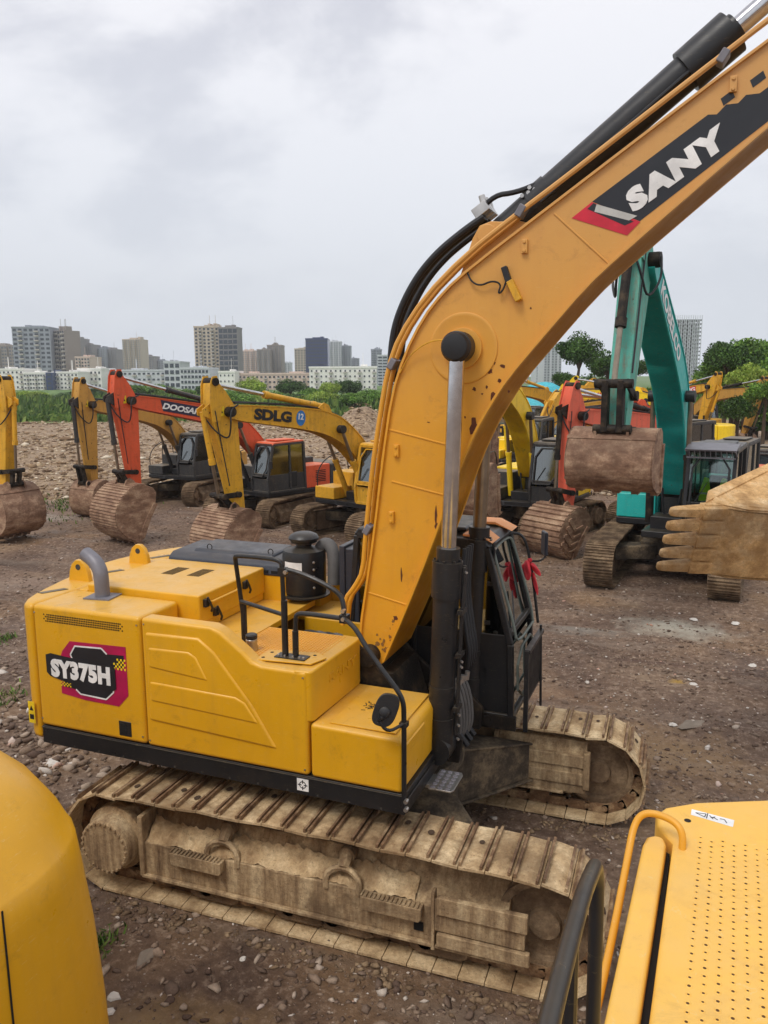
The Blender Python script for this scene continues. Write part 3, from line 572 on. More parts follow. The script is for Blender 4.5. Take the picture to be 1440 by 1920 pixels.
    for sy in (-1,1): q.prism([SP(-.3,.49),SP(-.18,.74),SP(-.02,.74),SP(.15,.48)],sy*.1*s,sy*.13*s)
    bo=q.build('bucket_cylinder',cyl_col if detail!=2 else DGR,root); q=MB(M); q.cyl((mid[0],0,mid[1]),(P2[0],0,P2[1]),.045*s,n=10); q.build('cylinder_rod',CHRD,bo)
    lk=MB(M); G1=np.array(SP(2.3,.05)); cb_,sb_=math.cos(bang),math.sin(bang); bl=(.42*bsc,.18*bsc); BL=E+np.array([cb_*bl[0]-sb_*bl[1],sb_*bl[0]+cb_*bl[1]])
    def bar(a,b_,y,w,t): 
        dd=(b_-a)/np.linalg.norm(b_-a); m_=(a+b_)/2; lk.obox((m_[0],y,m_[1]),((dd[0],0,dd[1]),(0,1,0),(-dd[1],0,dd[0])),(np.linalg.norm(b_-a)/2+t*.6,w,t))
    for sy in (-1,1): bar(G1,P2,sy*.22*s,.02*s,.07*s); bar(P2,BL,sy*.12*s,.05*s,.08*s)
    for pt in (P2,BL,E): lk.cyl((pt[0],-.3*s,pt[1]),(pt[0],.3*s,pt[1]),.075*s,n=12)
    lk.build('linkage',DKM,root,bevel=.01)
    make_bucket(root,M,E,bang,bsc,bw,bucket_mat,ribs,teeth)
    # hoses
    hz_=MB(M)
    for yy,o in ((-.12,.05),(.0,.07),(.12,.05)):
        pts=[(c[i][0]+nn[i][0]*(th[i][0]+o*s),yy*s+ (.1 if i<6 else 0),c[i][1]+nn[i][1]*(th[i][0]+o*s)) for i in range(3,n-1,2)]
        hz_.tube(pts,.02*s,6)
    for sy in (-1,1):
        a=np.array(SP(-.02,-.22)); m_=np.array(SP(.3,.05)); 
        hz_.tube(smooth([(c[-3][0],sy*(bw_+.03),c[-3][1]+.2*s),(T[0]+u[0]*.1,sy*(bw_+.12*s),T[1]+.05*s),(T[0]+.1*s,sy*(bw_+.14*s),T[1]-.35*s),(*[SP(.75,.15)[0]],sy*(sw+.08*s),SP(.75,.15)[1]),(SP(.45,.5)[0],sy*(sw+.03*s),SP(.45,.5)[1]),(SP(.1,.62)[0],sy*.05,SP(.1,.62)[1])],2),.021*s,6)
    hz_.tube([(SP(a,.42-.07*max(a,0))[0],sw+.03*s,SP(a,.42-.07*max(a,0))[1]) for a in (-.1,.5,1.0,1.5,2.0)],.016*s,6)
    hz_.build('hydraulic_hose',hose,root)
    for dy in (-.1,.1):
        q=MB(M); q.tube(smooth([(.5*s,dy*s,1.35*s),(.45*s,dy*s*2,1.8*s),(F[0]+.1*s,dy*s*2,F[1]+.45*s),(c[6][0],dy*s,c[6][1]+nn[6][1]*.3*s)],2),.028*s,6); q.build('hydraulic_hose',hose,root)
    if logo:
        # lettering follows the straight part of the boom; on both cheeks
        for side_ in (1,-1):
            i0=int(n*logo.get('t',.72)); o=c[i0]; dx=c[min(i0+3,n-1)]-c[max(i0-3,0)]; dx/=np.linalg.norm(dx); ux=np.array([dx[0],0,dx[1]])*(-1 if side_==1 else 1); 
            uy=np.cross(ux,(0,side_*1.0,0)); uy=uy if uy[2]>0 else -uy
            y=side_*(bw_+.004); org=np.array([o[0],y,o[1]])+uy*logo.get('dy',0)*s
            nrm=np.cross(ux,uy)
            if 'plate' in logo:
                hw,hh=logo['plate']; sk=logo.get('skew',0); pm=MB(M); put_poly(pm,[(-hw*s-sk*s,hh*s),(hw*s,hh*s),(hw*s,-hh*s),(-hw*s+sk*s,-hh*s)],org,ux,uy,.0,.004); pm.build('decal',logo['pm'],bm,flat=True)
            tm_=MB(M); put_text(tm_,logo['text'],org+nrm*.005,ux,uy,logo['h']*s,bold=logo.get('bold',.03),shear=logo.get('shear',0),sx=logo.get('sx',1.3)); tm_.build('lettering',logo['m'],bm,flat=True)
            if 'badge' in logo:
                bd=MB(M); bo_=org+ux*logo['badge']*s; put_poly(bd,[(.17*s*math.cos(a),.21*s*math.sin(a)) for a in np.linspace(0,2*PI,25)[:-1]],bo_,ux,uy,0,.004); bd.build('round_badge',BLUE,bm,flat=True)
                bd=MB(M); put_text(bd,'12',bo_+nrm*.005+uy*.04*s,ux,uy,.17*s,bold=.03); bd.build('lettering',WHT,bm,flat=True)
    if stickers:
        for k_ in (0,1):
            for sy in (1,-1):
                q=MB(M); o=np.array(SP(-.35+k_*.3,.22)); put_poly(q,[(-.09*s,-.12*s),(.09*s,-.12*s),(.09*s,.12*s),(-.09*s,.12*s)],(o[0],sy*(sw+.003),o[1]),(1,0,0),(0,0,1) if sy<0 else (0,0,-1),0,.004); q.build('warning_sticker',YST,st,flat=True)
                q=MB(M); put_poly(q,[(-.06*s,-.05*s),(.06*s,-.05*s),(0,.06*s)] if sy<0 else [(-.06*s,.05*s),(.06*s,.05*s),(0,-.06*s)],(o[0],sy*(sw+.007),o[1]),(1,0,0),(0,0,1) if sy<0 else (0,0,-1),0,.002); q.build('warning_symbol',BDEC,st,flat=True)
    if vests:
        for k_ in (0,1):
            q=MB(M); cy=(.74+.34*k_)*s; x=.93*s; 
            q.prism([(cy-.13*s,1.5*s),(cy+.14*s,1.45*s),(cy+.12*s,1.95*s),(cy+.07*s,2.28*s),(cy-.02*s,2.3*s),(cy-.10*s,2.0*s)],x-.03,x+.03,'yz'); vo=q.build('safety_vest',VEST,None,bevel=.02)
            vo.parent=None; vo.location=root.location; vo.rotation_euler=root.rotation_euler
            tag(vo,'yellow-green reflective safety vest hung on the %s side inside the teal excavator cab'%('left' if k_==0 else 'right'),'safety vest',group='safety vests in the cab')
            q=MB(M); 
            for z in (1.62,1.78,1.95): q.box(x+.031,x+.036,cy-.1*s,cy+.1*s,z*s,(z+.035)*s)
            q.build('reflective_strip',SAND,vo)
    return root

# ------------------------------------------------------------------ the large yellow excavator in front
def main_excavator():
    root=thing('excavator','large yellow excavator with raised boom lettered SANY and SY375H on its rear door','excavator',(0,0,0),0,'excavators parked in rows across the yard')
    M=Matrix.Rotation(-.0267,4,'Z')
    MT=Matrix.Identity(4)
    for sd_ in (-1,1):
        make_track(root,sd_*1.34,1.985 if sd_<0 else 2.07,.505,.475,.62,.216,sd_,[TAN,RUSTY,HOLE],(TANV,TRKD,GASK),hi=True,bulge=.035,M=Matrix.Translation((-.085,0,0)) if sd_<0 else None)
    # inner frame of the far track is what the camera sees: same box section facing inwards
    cb=MB(); cb.cyl((0,0,.62),(0,0,1.0),.80,.72,n=32); cb.cyl((0,0,.98),(0,0,1.10),.86,n=40); cb.prism([(-.75,-.55),(.75,-.55),(.75,.55),(-.75,.55)],.42,.64,'xy')
    for sx in (-1,1):
        for sy in (-1,1):
            # tapering X legs, higher in the middle
            top=[(sx*.25,sy*.62,.98),(sx*.72,sy*.25,.98),(sx*1.35,sy*1.06,.80),(sx*.55,sy*1.08,.80)]; bot=[(sx*.25,sy*.62,.40),(sx*.72,sy*.25,.40),(sx*1.35,sy*1.06,.40),(sx*.55,sy*1.08,.40)]
            v=top+bot; f=[(0,1,2,3),(7,6,5,4),(0,4,5,1),(1,5,6,2),(2,6,7,3),(3,7,4,0)]
            if sx*sy<0: f=[q[::-1] for q in f]
            cb.add(v,f)
            cb.add([(x*1.03,y*1.0,z+.02) for x,y,z in top]+[(x*1.03,y*1.0,z-.012) for x,y,z in top],f)
            cb.add([(x*1.04,y*1.0,z-.0) for x,y,z in bot]+[(x*1.04,y*1.0,z-.03) for x,y,z in bot],f)
    cb.build('carbody',CARB,root,bevel=.02)
    # inner face of the far track frame (tan, with ribs)
    for sd_ in (-1,1):
        g=MB(); yi=sd_*(1.34-.31+.05); 
        g.prism([(yi,.30),(yi,.66),(yi+sd_*.10,.86),(yi+sd_*.2,.86),(yi+sd_*.2,.30)],-1.7,1.95,'yz')
        g.box(.95,1.0,*sorted((yi-sd_*.03,yi+sd_*.06)),.28,.9); g.box(1.02,1.93,*sorted((yi-sd_*.02,yi+sd_*.06)),.60,.74); g.box(1.02,1.93,*sorted((yi-sd_*.02,yi+sd_*.06)),.40,.54); g.box(1.92,1.99,*sorted((yi-sd_*.025,yi+sd_*.06)),.36,.78)
        g.box(-1.7,1.72,*sorted((yi-sd_*.03,yi+sd_*.02)),.28,.31)
        g.build('inner_track_frame',TANV if sd_>0 else TRKD,root,bevel=.012)

    Z0=1.215
    p=MB(M); p.box(-3.0,.785,-1.42,1.36,Z0,1.395); p.box(-.9,.785,-.40,.42,1.39,1.43); p.box(.785,.80,-1.40,-.44,Z0+.01,1.34)
    pl=p.build('platform',BLK,root,bevel=.012)
    q=MB(M); q.cyl((0,0,1.09),(0,0,1.22),.62,n=32); q.build('slew_ring',DKM,root)
    # small white target mark on the skirt
    q=MB(M); put_poly(q,[(-.055,-.055),(.055,-.055),(.055,.055),(-.055,.055)],(-.14,-1.421,1.31),(1,0,0),(0,0,1),0,.003); mk=q.build('target_sticker',WHT,pl,flat=True)
    q=MB(M)
    for a in range(24):
        t0,t1=2*PI*a/24,2*PI*(a+1)/24; put_poly(q,[(.026*math.cos(t0),.026*math.sin(t0)),(.026*math.cos(t1),.026*math.sin(t1)),(.033*math.cos(t1),.033*math.sin(t1)),(.033*math.cos(t0),.033*math.sin(t0))],(-.14,-1.4245,1.31),(1,0,0),(0,0,1),0,.001)
    for (a,b,c,d) in ((-.045,-.012,-.004,.004),(.012,.045,-.004,.004),(-.004,.004,-.045,-.012),(-.004,.004,.012,.045)): put_poly(q,[(a,c),(b,c),(b,d),(a,d)],(-.14,-1.4256,1.31),(1,0,0),(0,0,1),0,.001)
    q.build('target_mark',BDEC,mk,flat=True)

    # counterweight
    cw=MB(M); arc=[(-3.005,-1.43),(-3.14,-1.40),(-3.27,-1.22),(-3.40,-.80),(-3.56,-.1),(-3.60,.35),(-3.50,.85),(-3.33,1.25),(-3.15,1.42),(-3.005,1.43)]
    a3=[tuple(t) for t in smooth(arc[1:-1],1)]; a3=[arc[0]]+a3+[arc[-1]]
    cw.prism(a3,1.24,2.62,'xy'); cwo=cw.build('counterweight',YEL,root,bevel=.06,seg=4)
    # top skin between counterweight and hood, slots
    for (sx,sy) in ((-3.17,-.97),(-3.17,-.10),(-3.12,.72)):
        q=MB(M); q.obox((sx,sy,2.621),((.55,1,0),(1,-.2,0),(0,0,1)),(.13,.035,.004)); q.build('rubber_slot',DGR,cwo,bevel=.0)
    for (lx,ly) in ((-3.22,-.52),(-3.14,.36)):
        q=MB(M); q.prism([(lx-.14,2.60),(lx+.14,2.60),(lx+.12,2.72),(lx+.085,2.80),(lx+.03,2.845),(lx-.03,2.845),(lx-.085,2.80),(lx-.12,2.72)],ly-.03,ly+.03); lo=q.build('lifting_lug',YEL,cwo,bevel=.008)
        q=MB(M); q.cyl((lx,ly-.033,2.77),(lx,ly+.033,2.77),.032,n=16); q.build('lug_hole',DGR,lo)
    q=MB(M)
    put_poly(q,[(-.04,-.11),(.04,-.11),(.04,.11),(-.04,.11)],(-3.10,-1.436,1.52),(1,0,0),(0,0,1),0,.004); ws_=q.build('warning_sticker',YST,cwo,flat=True)
    q=MB(M); put_poly(q,[(-.025,.02),(.025,.02),(0,.07)],(-3.10,-1.4405,1.52),(1,0,0),(0,0,1),0,.001); put_poly(q,[(-.025,-.07),(.025,-.07),(.025,-.02),(-.025,-.02)],(-3.10,-1.4405,1.52),(1,0,0),(0,0,1),0,.001); q.build('warning_symbol',BDEC,ws_,flat=True)

    # rear side door
    d=MB(M); d.box(-2.995,-1.745,-1.435,-.84,1.405,2.625); dr=d.build('rear_side_door',YEL,root,bevel=.04,seg=4)
    g=MB(M); g.box(-3.0,-1.76,-1.40,-.85,1.42,2.58); g.box(-1.76,-.09,-1.40,-1.29,1.42,2.29); g.build('door_seal',GASK,root)
    # perforated vent
    v=MB(M)
    for r in range(4):
        for c in range(46):
            if (c<2 or c>43) and (r+c)%2: continue
            x=-2.86+c*.0203; z=2.535-r*.021-.000*c; put_poly(v,[(0,0),(.013,0),(.013,.013),(0,.013)],(x,-1.4355,z),(1,0,0),(0,0,1),0,.002)
    v.build('perforated_vent',GASK,dr,flat=True)
    # emblem decal
    def P(mb,pts,lv): put_poly(mb,pts,(0,-1.435-lv*.0022,0),(1,0,0),(0,0,1),0,.002)
    m=MB(M); P(m,[(-2.56,2.31),(-1.915,2.33),(-1.915,1.86),(-2.03,1.74),(-2.42,1.745),(-2.70,1.775),(-2.70,1.92),(-2.74,2.0),(-2.66,2.2)],1); dc=m.build('emblem_decal',MAG,dr,flat=True)
    m=MB(M); P(m,[(-2.50,2.27),(-2.19,2.285),(-2.13,2.235),(-1.94,2.245),(-1.94,2.12),(-2.52,2.10),(-2.56,2.18)],2); P(m,[(-2.66,1.93),(-2.08,1.94),(-2.08,1.87),(-2.17,1.79),(-2.47,1.80),(-2.52,1.84),(-2.66,1.85)],2); m.build('dark_panel',BDEC,dc,flat=True)
    m=MB(M)
    for pts in ([(-2.50,2.27),(-2.19,2.285),(-2.13,2.235)],[(-2.53,2.12),(-2.56,2.18),(-2.50,2.27)],[(-2.08,1.93),(-2.08,1.87),(-2.17,1.79),(-2.47,1.80),(-2.52,1.84)]):
        for a,b in zip(pts[:-1],pts[1:]):
            a=np.array(a);b=np.array(b);t=(b-a)/np.linalg.norm(b-a);w=np.array([-t[1],t[0]])*.007; P(m,[tuple(a-w),tuple(b-w),tuple(b+w),tuple(a+w)],3)
    m.build('white_line',WHT,dc,flat=True)
    m=MB(M)
    for i in range(7):
        for j in range(5):
            if (i+j)%2==0 and (i>1 or j<3): P(m,[(-2.06+i*.02,2.10+j*.022),(-2.042+i*.02,2.10+j*.022),(-2.042+i*.02,2.12+j*.022),(-2.06+i*.02,2.12+j*.022)],3)
            if (i+j)%2==0: P(m,[(-2.70+i*.018,1.90+j*.016-.05),(-2.684+i*.018,1.90+j*.016-.05),(-2.684+i*.018,1.915+j*.016-.05),(-2.70+i*.018,1.915+j*.016-.05)],3)
    m.build('checker_pattern',YST,dc,flat=True)
    v_,f_t=text_mb('SY375H',.155,bold=.06,sx=.80,space=1.06)
    m=MB(M); hw=.375
    P(m,[(-2.86,2.145),(-2.80,2.165),(-2.60,2.15),(-2.08,2.14),(-2.045,2.11),(-2.045,1.91),(-2.08,1.885),(-2.62,1.895),(-2.82,1.935),(-2.86,1.97)],4); m.build('black_outline',BDEC,dc,flat=True)
    m=MB(M); m.add([(-2.452+p[0]*1.0*(.70/ (v_[:,0].max()-v_[:,0].min())),-1.4465-p[2],2.022+p[1]*1.2) for p in v_],[tuple(f) for f in f_t]); m.build('lettering',WHT,dc,flat=True)
    # door latch
    m=MB(M); m.box(-2.045,-1.905,-1.440,-1.43,1.455,1.60); la=m.build('door_latch',BLK,dr,bevel=.006)
    m=MB(M); m.box(-2.02,-1.955,-1.4425,-1.437,1.48,1.575); m.build('latch_recess',GASK,la)

    # front side panel with embossed grooves
    d=MB(M); d.prism([(-1.735,1.405),(-.075,1.405),(-.075,2.33),(-.50,2.335),(-.60,2.36),(-.68,2.43),(-.90,2.585),(-1.0,2.622),(-1.735,2.625)],-1.435,-1.27); sp=d.build('side_panel',YEL,root,bevel=.035,seg=4)
    for pts in ([(-1.65,2.46),(-1.15,2.475),(-.99,2.32),(-.97,2.30),(-1.05,2.30),(-1.20,2.43),(-1.65,2.42)],):
        pass
    def ridge(pts,r=.012):
        m=MB(M); m.tube([(x,-1.432,z) for x,z in smooth(pts,1)],r,6); return m.build('pressed_ridge',YEL,sp)
    for pts in ([(-1.64,2.47),(-1.12,2.485),(-1.02,2.40),(-.94,2.29),(-.90,2.24)],[(-1.65,2.36),(-1.22,2.37),(-1.14,2.33),(-1.02,2.13)],[(-1.65,2.19),(-1.02,2.135)],[(-1.65,2.06),(-.70,2.03),(-.62,1.99),(-.52,1.85)],[(-1.65,1.83),(-.52,1.80)],[(-1.66,1.62),(-.15,1.60)]):
        pass
    # raised trapezoid fields instead of loose lines
    for pts in ([(-1.66,2.37),(-1.22,2.38),(-1.14,2.34),(-1.02,2.12),(-1.66,2.17)],[(-1.66,2.05),(-.76,2.03),(-.66,1.99),(-.52,1.80),(-1.66,1.85)],):
        m=MB(M); m.prism(pts,-1.460,-1.39); m.build('pressed_field',YEL,sp,bevel=.030,seg=5)
    m=MB(M); m.prism([(-1.69,2.50),(-1.12,2.515),(-.96,2.40),(-.60,1.97),(-.40,1.66),(-.36,1.60),(-1.69,1.66)],-1.4505,-1.39); m.build('pressed_field',YEL,sp,bevel=.030,seg=5)

    for (x,z) in ((-2.97,2.55),(-2.97,1.48),(-1.78,2.55),(-1.78,1.48),(-1.70,1.46),(-1.70,2.57),(-.11,1.46),(-.11,2.28)):
        m=MB(M); m.cyl((x,-1.439,z),(x,-1.430,z),.009,n=8); m.build('bolt',SIL,sp)
    m=MB(M)
    for k in range(13): m.cyl((-2.9+k*.29,-1.424,1.235),(-2.9+k*.29,-1.418,1.235),.010,n=6)
    tag(m.build('skirt_bolt_row',DGR,pl),None)
    m=MB(M); m.box(-3.0,.78,-1.426,-1.42,1.375,1.383); m.build('skirt_lip',DGR,pl)
    # engine hood centre section and deck
    h=MB(M); h.box(-2.86,-1.52,-.83,.42,2.40,2.69); h.box(-2.98,-1.735,-.835,1.42,1.45,2.40) ; h.box(-2.98,-2.862,-.83,1.42,2.38,2.625); ho=h.build('engine_hood',YEL,root,bevel=.02,seg=3)
    fr_=MB(M); fr_.box(-1.735,-1.53,-.82,.40,2.33,2.56); fr_.build('hood_front_wall',YEL,ho,bevel=.008)
    m=MB(M)
    for (cx,cy) in ((-2.34,-.06),(-2.03,-.04)):
        for i in range(13):
            for j in range(7):
                put_poly(m,[(0,0),(.013,0),(.013,.017),(0,.017)],(cx-.075+j*.022,cy-.15+i*.024,2.6905),(1,0,0),(0,1,0),0,.002)
    m.build('perforated_vent',GASK,ho,flat=True)
    m=MB(M); m.tube([(-1.50,-.70,2.60),(-1.47,-.68,2.60),(-1.47,-.20,2.60),(-1.50,-.18,2.60)],.013,8); m.build('hood_handle',YEL,ho)
    for (x,y,z) in ((-1.515,-.74,2.60),(-1.515,-.02,2.60),(-1.515,-.58,2.47)):
        m=MB(M); m.box(x-.005,x+.035,y-.03,y+.03,z-.04,z+.04); m.tube([(x+.03,y,z+.06),(x+.055,y+.01,z+.0),(x+.05,y+.05,z-.06),(x+.03,y+.06,z-.10)],.014,6); m.build('rubber_latch',BLK,ho,bevel=.006)
    # dark rounded cover over the engine
    m=MB(M); pf=[(.40,2.60),(.44,2.72),(.52,2.765),(1.10,2.785),(1.24,2.74),(1.32,2.60)]; m.prism(pf,-2.80,-1.20,'yz'); m.prism([(.55,2.74),(.60,2.80),(1.04,2.82),(1.12,2.76)],-2.55,-1.5,'yz')
    dh=m.build('engine_cover',DNAVY,root,bevel=.05,seg=4)
    for x in (-2.35,-1.55):
        m=MB(M); m.tube([(x+.032*math.cos(a),.62,2.82+.032*math.sin(a)) for a in np.linspace(0,2*PI,13)],.006,6); m.build('lifting_eye',BLK,dh)
    for k in range(5):
        m=MB(M); m.box(-1.95+k*.13,-1.86+k*.13,.405,.425,2.63,2.66) ; m.build('cover_slot',GASK,dh)
    # decks
    m=MB(M); m.box(-1.74,-1.00,-1.27,.62,2.26,2.325); m.box(-1.735,-1.22,.42,.46,2.32,2.66); m.build('walking_deck',YEL,root,bevel=.008)
    m=MB(M); m.box(-1.74,-1.73,-.80,.60,1.8,2.3); m.box(-1.72,-.98,.70,1.42,1.39,2.38); m.box(-.98,-.6,1.0,1.42,1.39,2.42); m.box(-1.2,-.55,1.36,1.43,2.38,2.62); m.box(-1.0,-.2,.34,.38,1.42,2.2); m.box(-1.2,-.6,.40,.98,2.15,2.22); m.build('valve_bay_walls',YEL,root,bevel=.012)
    m=MB(M); m.box(-.99,-.2,-.38,.30,1.42,1.85); m.box(-.8,-.4,-.2,.2,1.8,2.0)
    for k in range(5): m.cyl((-.85+k*.13,-.25,1.9),(-.85+k*.13,.2,1.95),.035,n=10)
    m.build('control_valve',DKM,root,bevel=.02)
    for k in range(4):
        m=MB(M); m.tube(smooth([(-.95+k*.1,.0,1.95),(-.8+k*.1,-.1,2.22),(-.5+k*.08,-.15,2.20),(-.35+k*.06,-.1,1.9)],2),.022,8); m.build('hydraulic_hose',RUBG if k%2 else RUB,root)
    # fuel tank block with tread plate and front face
    t=MB(M); t.box(-.99,-.06,-1.268,-.42,1.41,2.325); t.prism([(-.20,-1.435),(-.055,-1.42),(-.03,-1.38),(.0,-.50),(-.02,-.43),(-.2,-.42)],1.885,2.335,'xy'); tk=t.build('fuel_tank',YEL,root,bevel=.022,seg=3)
    m=MB(M); m.box(-.97,-.11,-1.20,-.46,2.326,2.334)
    for i in range(26):
        for j in range(22):
            x=-.955+i*.0325; y=-1.18+j*.0325
            if i%2==j%2: m.obox((x,y,2.336),((1,1,0),(1,-1,0),(0,0,1)),(.0095,.004,.003))
            else: m.obox((x,y,2.336),((1,-1,0),(1,1,0),(0,0,1)),(.0095,.004,.003))
    m.build('tread_plate',YELB,tk,flat=True)
    m=MB(M); m._lathe([(.055,0),(.058,.015),(.05,.07),(.052,.075),(.052,.105),(.045,.112)],(-.78,-1.12,2.335),(0,0,1),20); fc=m.build('fuel_cap',SIL,tk)
    m=MB(M); m._lathe([(.05,.0),(.054,.005),(.054,.035),(.04,.045)],(-.78,-1.12,2.445),(0,0,1),20); m.build('cap_lid',BLK,fc)
    # embossed lettering on the front face of the tank
    m=MB(M); put_text(m,'SANY',(-.008,-.84,2.17),(.04,1,0),(0,0,1),.09,bold=.03,sx=1.8,depth=.006); m.build('lettering',YEL,tk,ang=20)
    m=MB(M); m.prism([(-.62,-1.36),(-.60,-1.10),(-.16,-1.02),(-.04,-1.12),(-.10,-1.30)],2.345,2.358,'xy'); bp=m.build('rail_bracket',YEL,tk,bevel=.004)
    for (x,y) in ((-.56,-1.30),(-.55,-1.16),(-.16,-1.10),(-.2,-1.24)):
        m=MB(M); m.cyl((x,y,2.358),(x,y,2.3595),.016,n=12); m.build('bolt_hole',GASK,bp)
    m=MB(M); m.box(-.47,-.18,-1.27,-1.15,2.358,2.368); rb_=m.build('rail_foot',BLK,bp)
    for x in (-.44,-.38,-.30,-.24,-.2):
        m=MB(M); m.cyl((x,-1.245,2.368),(x,-1.245,2.384),.011,n=6); m.build('bolt',SIL,rb_)
    # front toolbox
    t=MB(M); t.prism([(-.055,1.405),(.765,1.405),(.772,1.82),(.74,1.875),(-.055,1.885)],-1.435,-.44); tb=t.build('toolbox',YEL,root,bevel=.035,seg=4)
    m=MB(M); m.box(.10,.69,-1.37,-.50,1.884,1.897); m.prism([(.68,1.88),(.783,1.80),(.783,1.72),(.774,1.72),(.774,1.795),(.68,1.872)],-1.37,-.9); lid=m.build('toolbox_lid',YEL,tb,bevel=.006)
    m=MB(M)
    for k in range(22):
        a=random.uniform(0,PI); x=.30+random.uniform(-.06,.06); y=-.95+random.uniform(-.10,.10); m.obox((x,y,1.8985),((math.cos(a),math.sin(a),0),(-math.sin(a),math.cos(a),0),(0,0,1)),(random.uniform(.008,.03),.004,.0012))
    m.build('worn_sticker',BDEC,lid,flat=True)
    # handrails
    H=MB(M); r=.021; Y=-1.21
    H.tube(smooth([(-.95,Y+.25,2.33),(-.95,Y+.25,2.56),(-.95,Y+.15,3.10),(-.945,Y+.13,3.17),(-.91,Y+.1,3.195),(-.49,Y,3.22),(-.41,Y,3.20),(-.40,Y,3.15),(-.39,Y,2.36)],2),r,10)
    H.tube([(-.945,Y+.2,2.745),(-.395,Y,2.73)],r*.9,10); H.cyl((-.95,Y+.25,2.33),(-.95,Y+.25,2.72),r*1.35); H.cyl((-.39,Y,2.36),(-.39,Y,2.86),r*1.35)
    H.tube(smooth([(-.29,Y,2.36),(-.285,Y,2.70),(-.27,Y,2.75),(-.20,Y,2.765),(.17,Y-.02,2.765)],2),r,10); H.cyl((-.29,Y,2.36),(-.288,Y,2.6),r*1.3)
    H.tube(smooth([(-.39,Y,3.13),(-.34,Y,3.135),(-.17,Y,3.10),(.07,Y,3.01),(.15,Y,2.95),(.18,Y-.02,2.88),(.185,Y-.03,2.75)],2),r,10)
    H.tube(smooth([(.17,Y-.02,2.765),(.26,-1.30,2.76),(.34,-1.34,2.72),(.44,-1.38,2.60),(.62,-1.43,2.42),(.75,-1.445,2.28),(.785,-1.445,2.20),(.79,-1.445,2.10),(.79,-1.445,1.30)],2),r,10)
    H.box(-.43,-.36,Y-.03,Y+.03,3.08,3.15); H.box(.15,.22,Y-.05,Y+.02,2.73,2.80); H.box(.76,.82,-1.48,-1.41,2.0,2.04)
    hr=H.build('handrail',BLK,root)
    for q in ((.19,-1.25,2.84),(.19,-1.25,2.77),(.82,-1.47,1.38),(.82,-1.47,1.31),(-.35,-1.23,3.12)):
        m=MB(M); m.cyl((q[0],q[1]-.03,q[2]),(q[0],q[1]+.01,q[2]),.018,n=8); m.build('bolt',SIL,hr)
    m=MB(M); put_poly(m,[(.092*math.copysign(abs(math.cos(a))**.7,math.cos(a)),.135*math.copysign(abs(math.sin(a))**.7,math.sin(a))) for a in np.linspace(0,2*PI,33)[:-1]],(.68,-1.56,2.17),(1,.30,-.25),(.30,.25,1),-.02,.02); m._lathe([(.045,0),(.045,.012),(.02,.02)],(.68,-1.585,2.16),(.3,-1,.3),14); mr_=m.build('side_mirror',BLK,root,bevel=.012,seg=3)
    m=MB(M); m.tube(smooth([(.63,-1.60,2.10),(.70,-1.58,1.99),(.79,-1.47,2.03)],2),.014,8); m._lathe([(.03,0),(.03,.02),(.02,.03)],(.64,-1.60,2.12),(.5,.3,-.3),12); m.build('mirror_arm',BLK,mr_)
    # step plate by the toolbox
    m=MB(M); m.prism([(.84,-.98),(1.04,-.98),(1.06,-.94),(1.06,-.66),(1.04,-.62),(.84,-.62)],1.235,1.25,'xy'); m.box(.78,.86,-.9,-.7,1.2,1.235)
    m.m=1
    for i in range(3):
        for j in range(6): m._lathe([(.026,0),(.022,.006),(.018,.006)],(.875+i*.065,-.955+j*.06,1.25),(0,0,1),10)
    m.build('step_plate',[SIL,GREY],root,bevel=.003)
    # exhaust elbow
    m=MB(M); path=smooth([(-2.53,-.99,2.63),(-2.53,-.99,2.80),(-2.55,-.98,2.90),(-2.63,-.96,2.98),(-2.76,-.93,3.03)],2); m.tube(path,.072,18); m.tube([path[-1],np.array(path[-1])+(-.004,0,.001)],.062,18); eb=m.build('exhaust_elbow',GREY,root,ang=60)
    m=MB(M); m.obox((-2.53,-.99,2.632),((1,.15,0),(-.15,1,0),(0,0,1)),(.14,.12,.007)); m.build('flange_plate',GREY,eb)
    # air cleaner with pre-cleaner
    ax,ay=-1.13,.62; m=MB(M); m._lathe([(.20,0),(.235,.02),(.24,.06),(.24,.44),(.225,.50),(.10,.535),(.085,.545),(.085,.575),(.12,.58)],(ax,ay,2.38),(0,0,1),32); m._lathe([(.24,0),(.28,.0),(.28,.015),(.24,.02)],(ax,ay,2.375),(0,0,1),28)
    ac=m.build('air_cleaner',BLK,root)
    m=MB(M); m._lathe([(.12,0),(.145,.01),(.15,.035),(.165,.04),(.168,.06),(.15,.09),(.10,.115),(.04,.125)],(ax,ay,2.955),(0,0,1),30); m.build('precleaner_cap',BLK,ac)
    m=MB(M)
    v=[];k=8
    for i in range(k):
        a=R(-122+i*7.5)
        for z in (2.78,2.68): v.append((ax+.2435*math.cos(a),ay+.2435*math.sin(a),z))
    m.add(v,[(2*i,2*i+1,2*i+3,2*i+2) for i in range(k-1)]); m.build('paper_label',WHT,ac)
    m=MB(M); m.tube(smooth([(ax+.12,ay+.10,2.80),(ax+.16,ay+.14,2.93),(ax+.27,ay+.12,2.93),(ax+.33,ay+.08,2.78),(ax+.33,ay+.05,2.5)],2),.07,14); m.build('intake_hose',RUBG,ac)
    m=MB(M)
    for z in (2.5,2.62,2.70,2.78): m._lathe([(.014,0),(.014,.01),(.008,.014)],(ax+.19,ay-.155,z),(.75,-.6,0),8)
    m.build('bolt',SIL,ac)

    # boom
    cur_t=[(-.06,2.28),(-.05,2.45),(-.01,2.70),(.09,3.32),(.18,4.02),(.27,4.59),(.39,4.94),(.56,5.25),(.75,5.47),(.99,5.66),(1.76,6.18),(3.15,7.11),(4.9,8.22)]
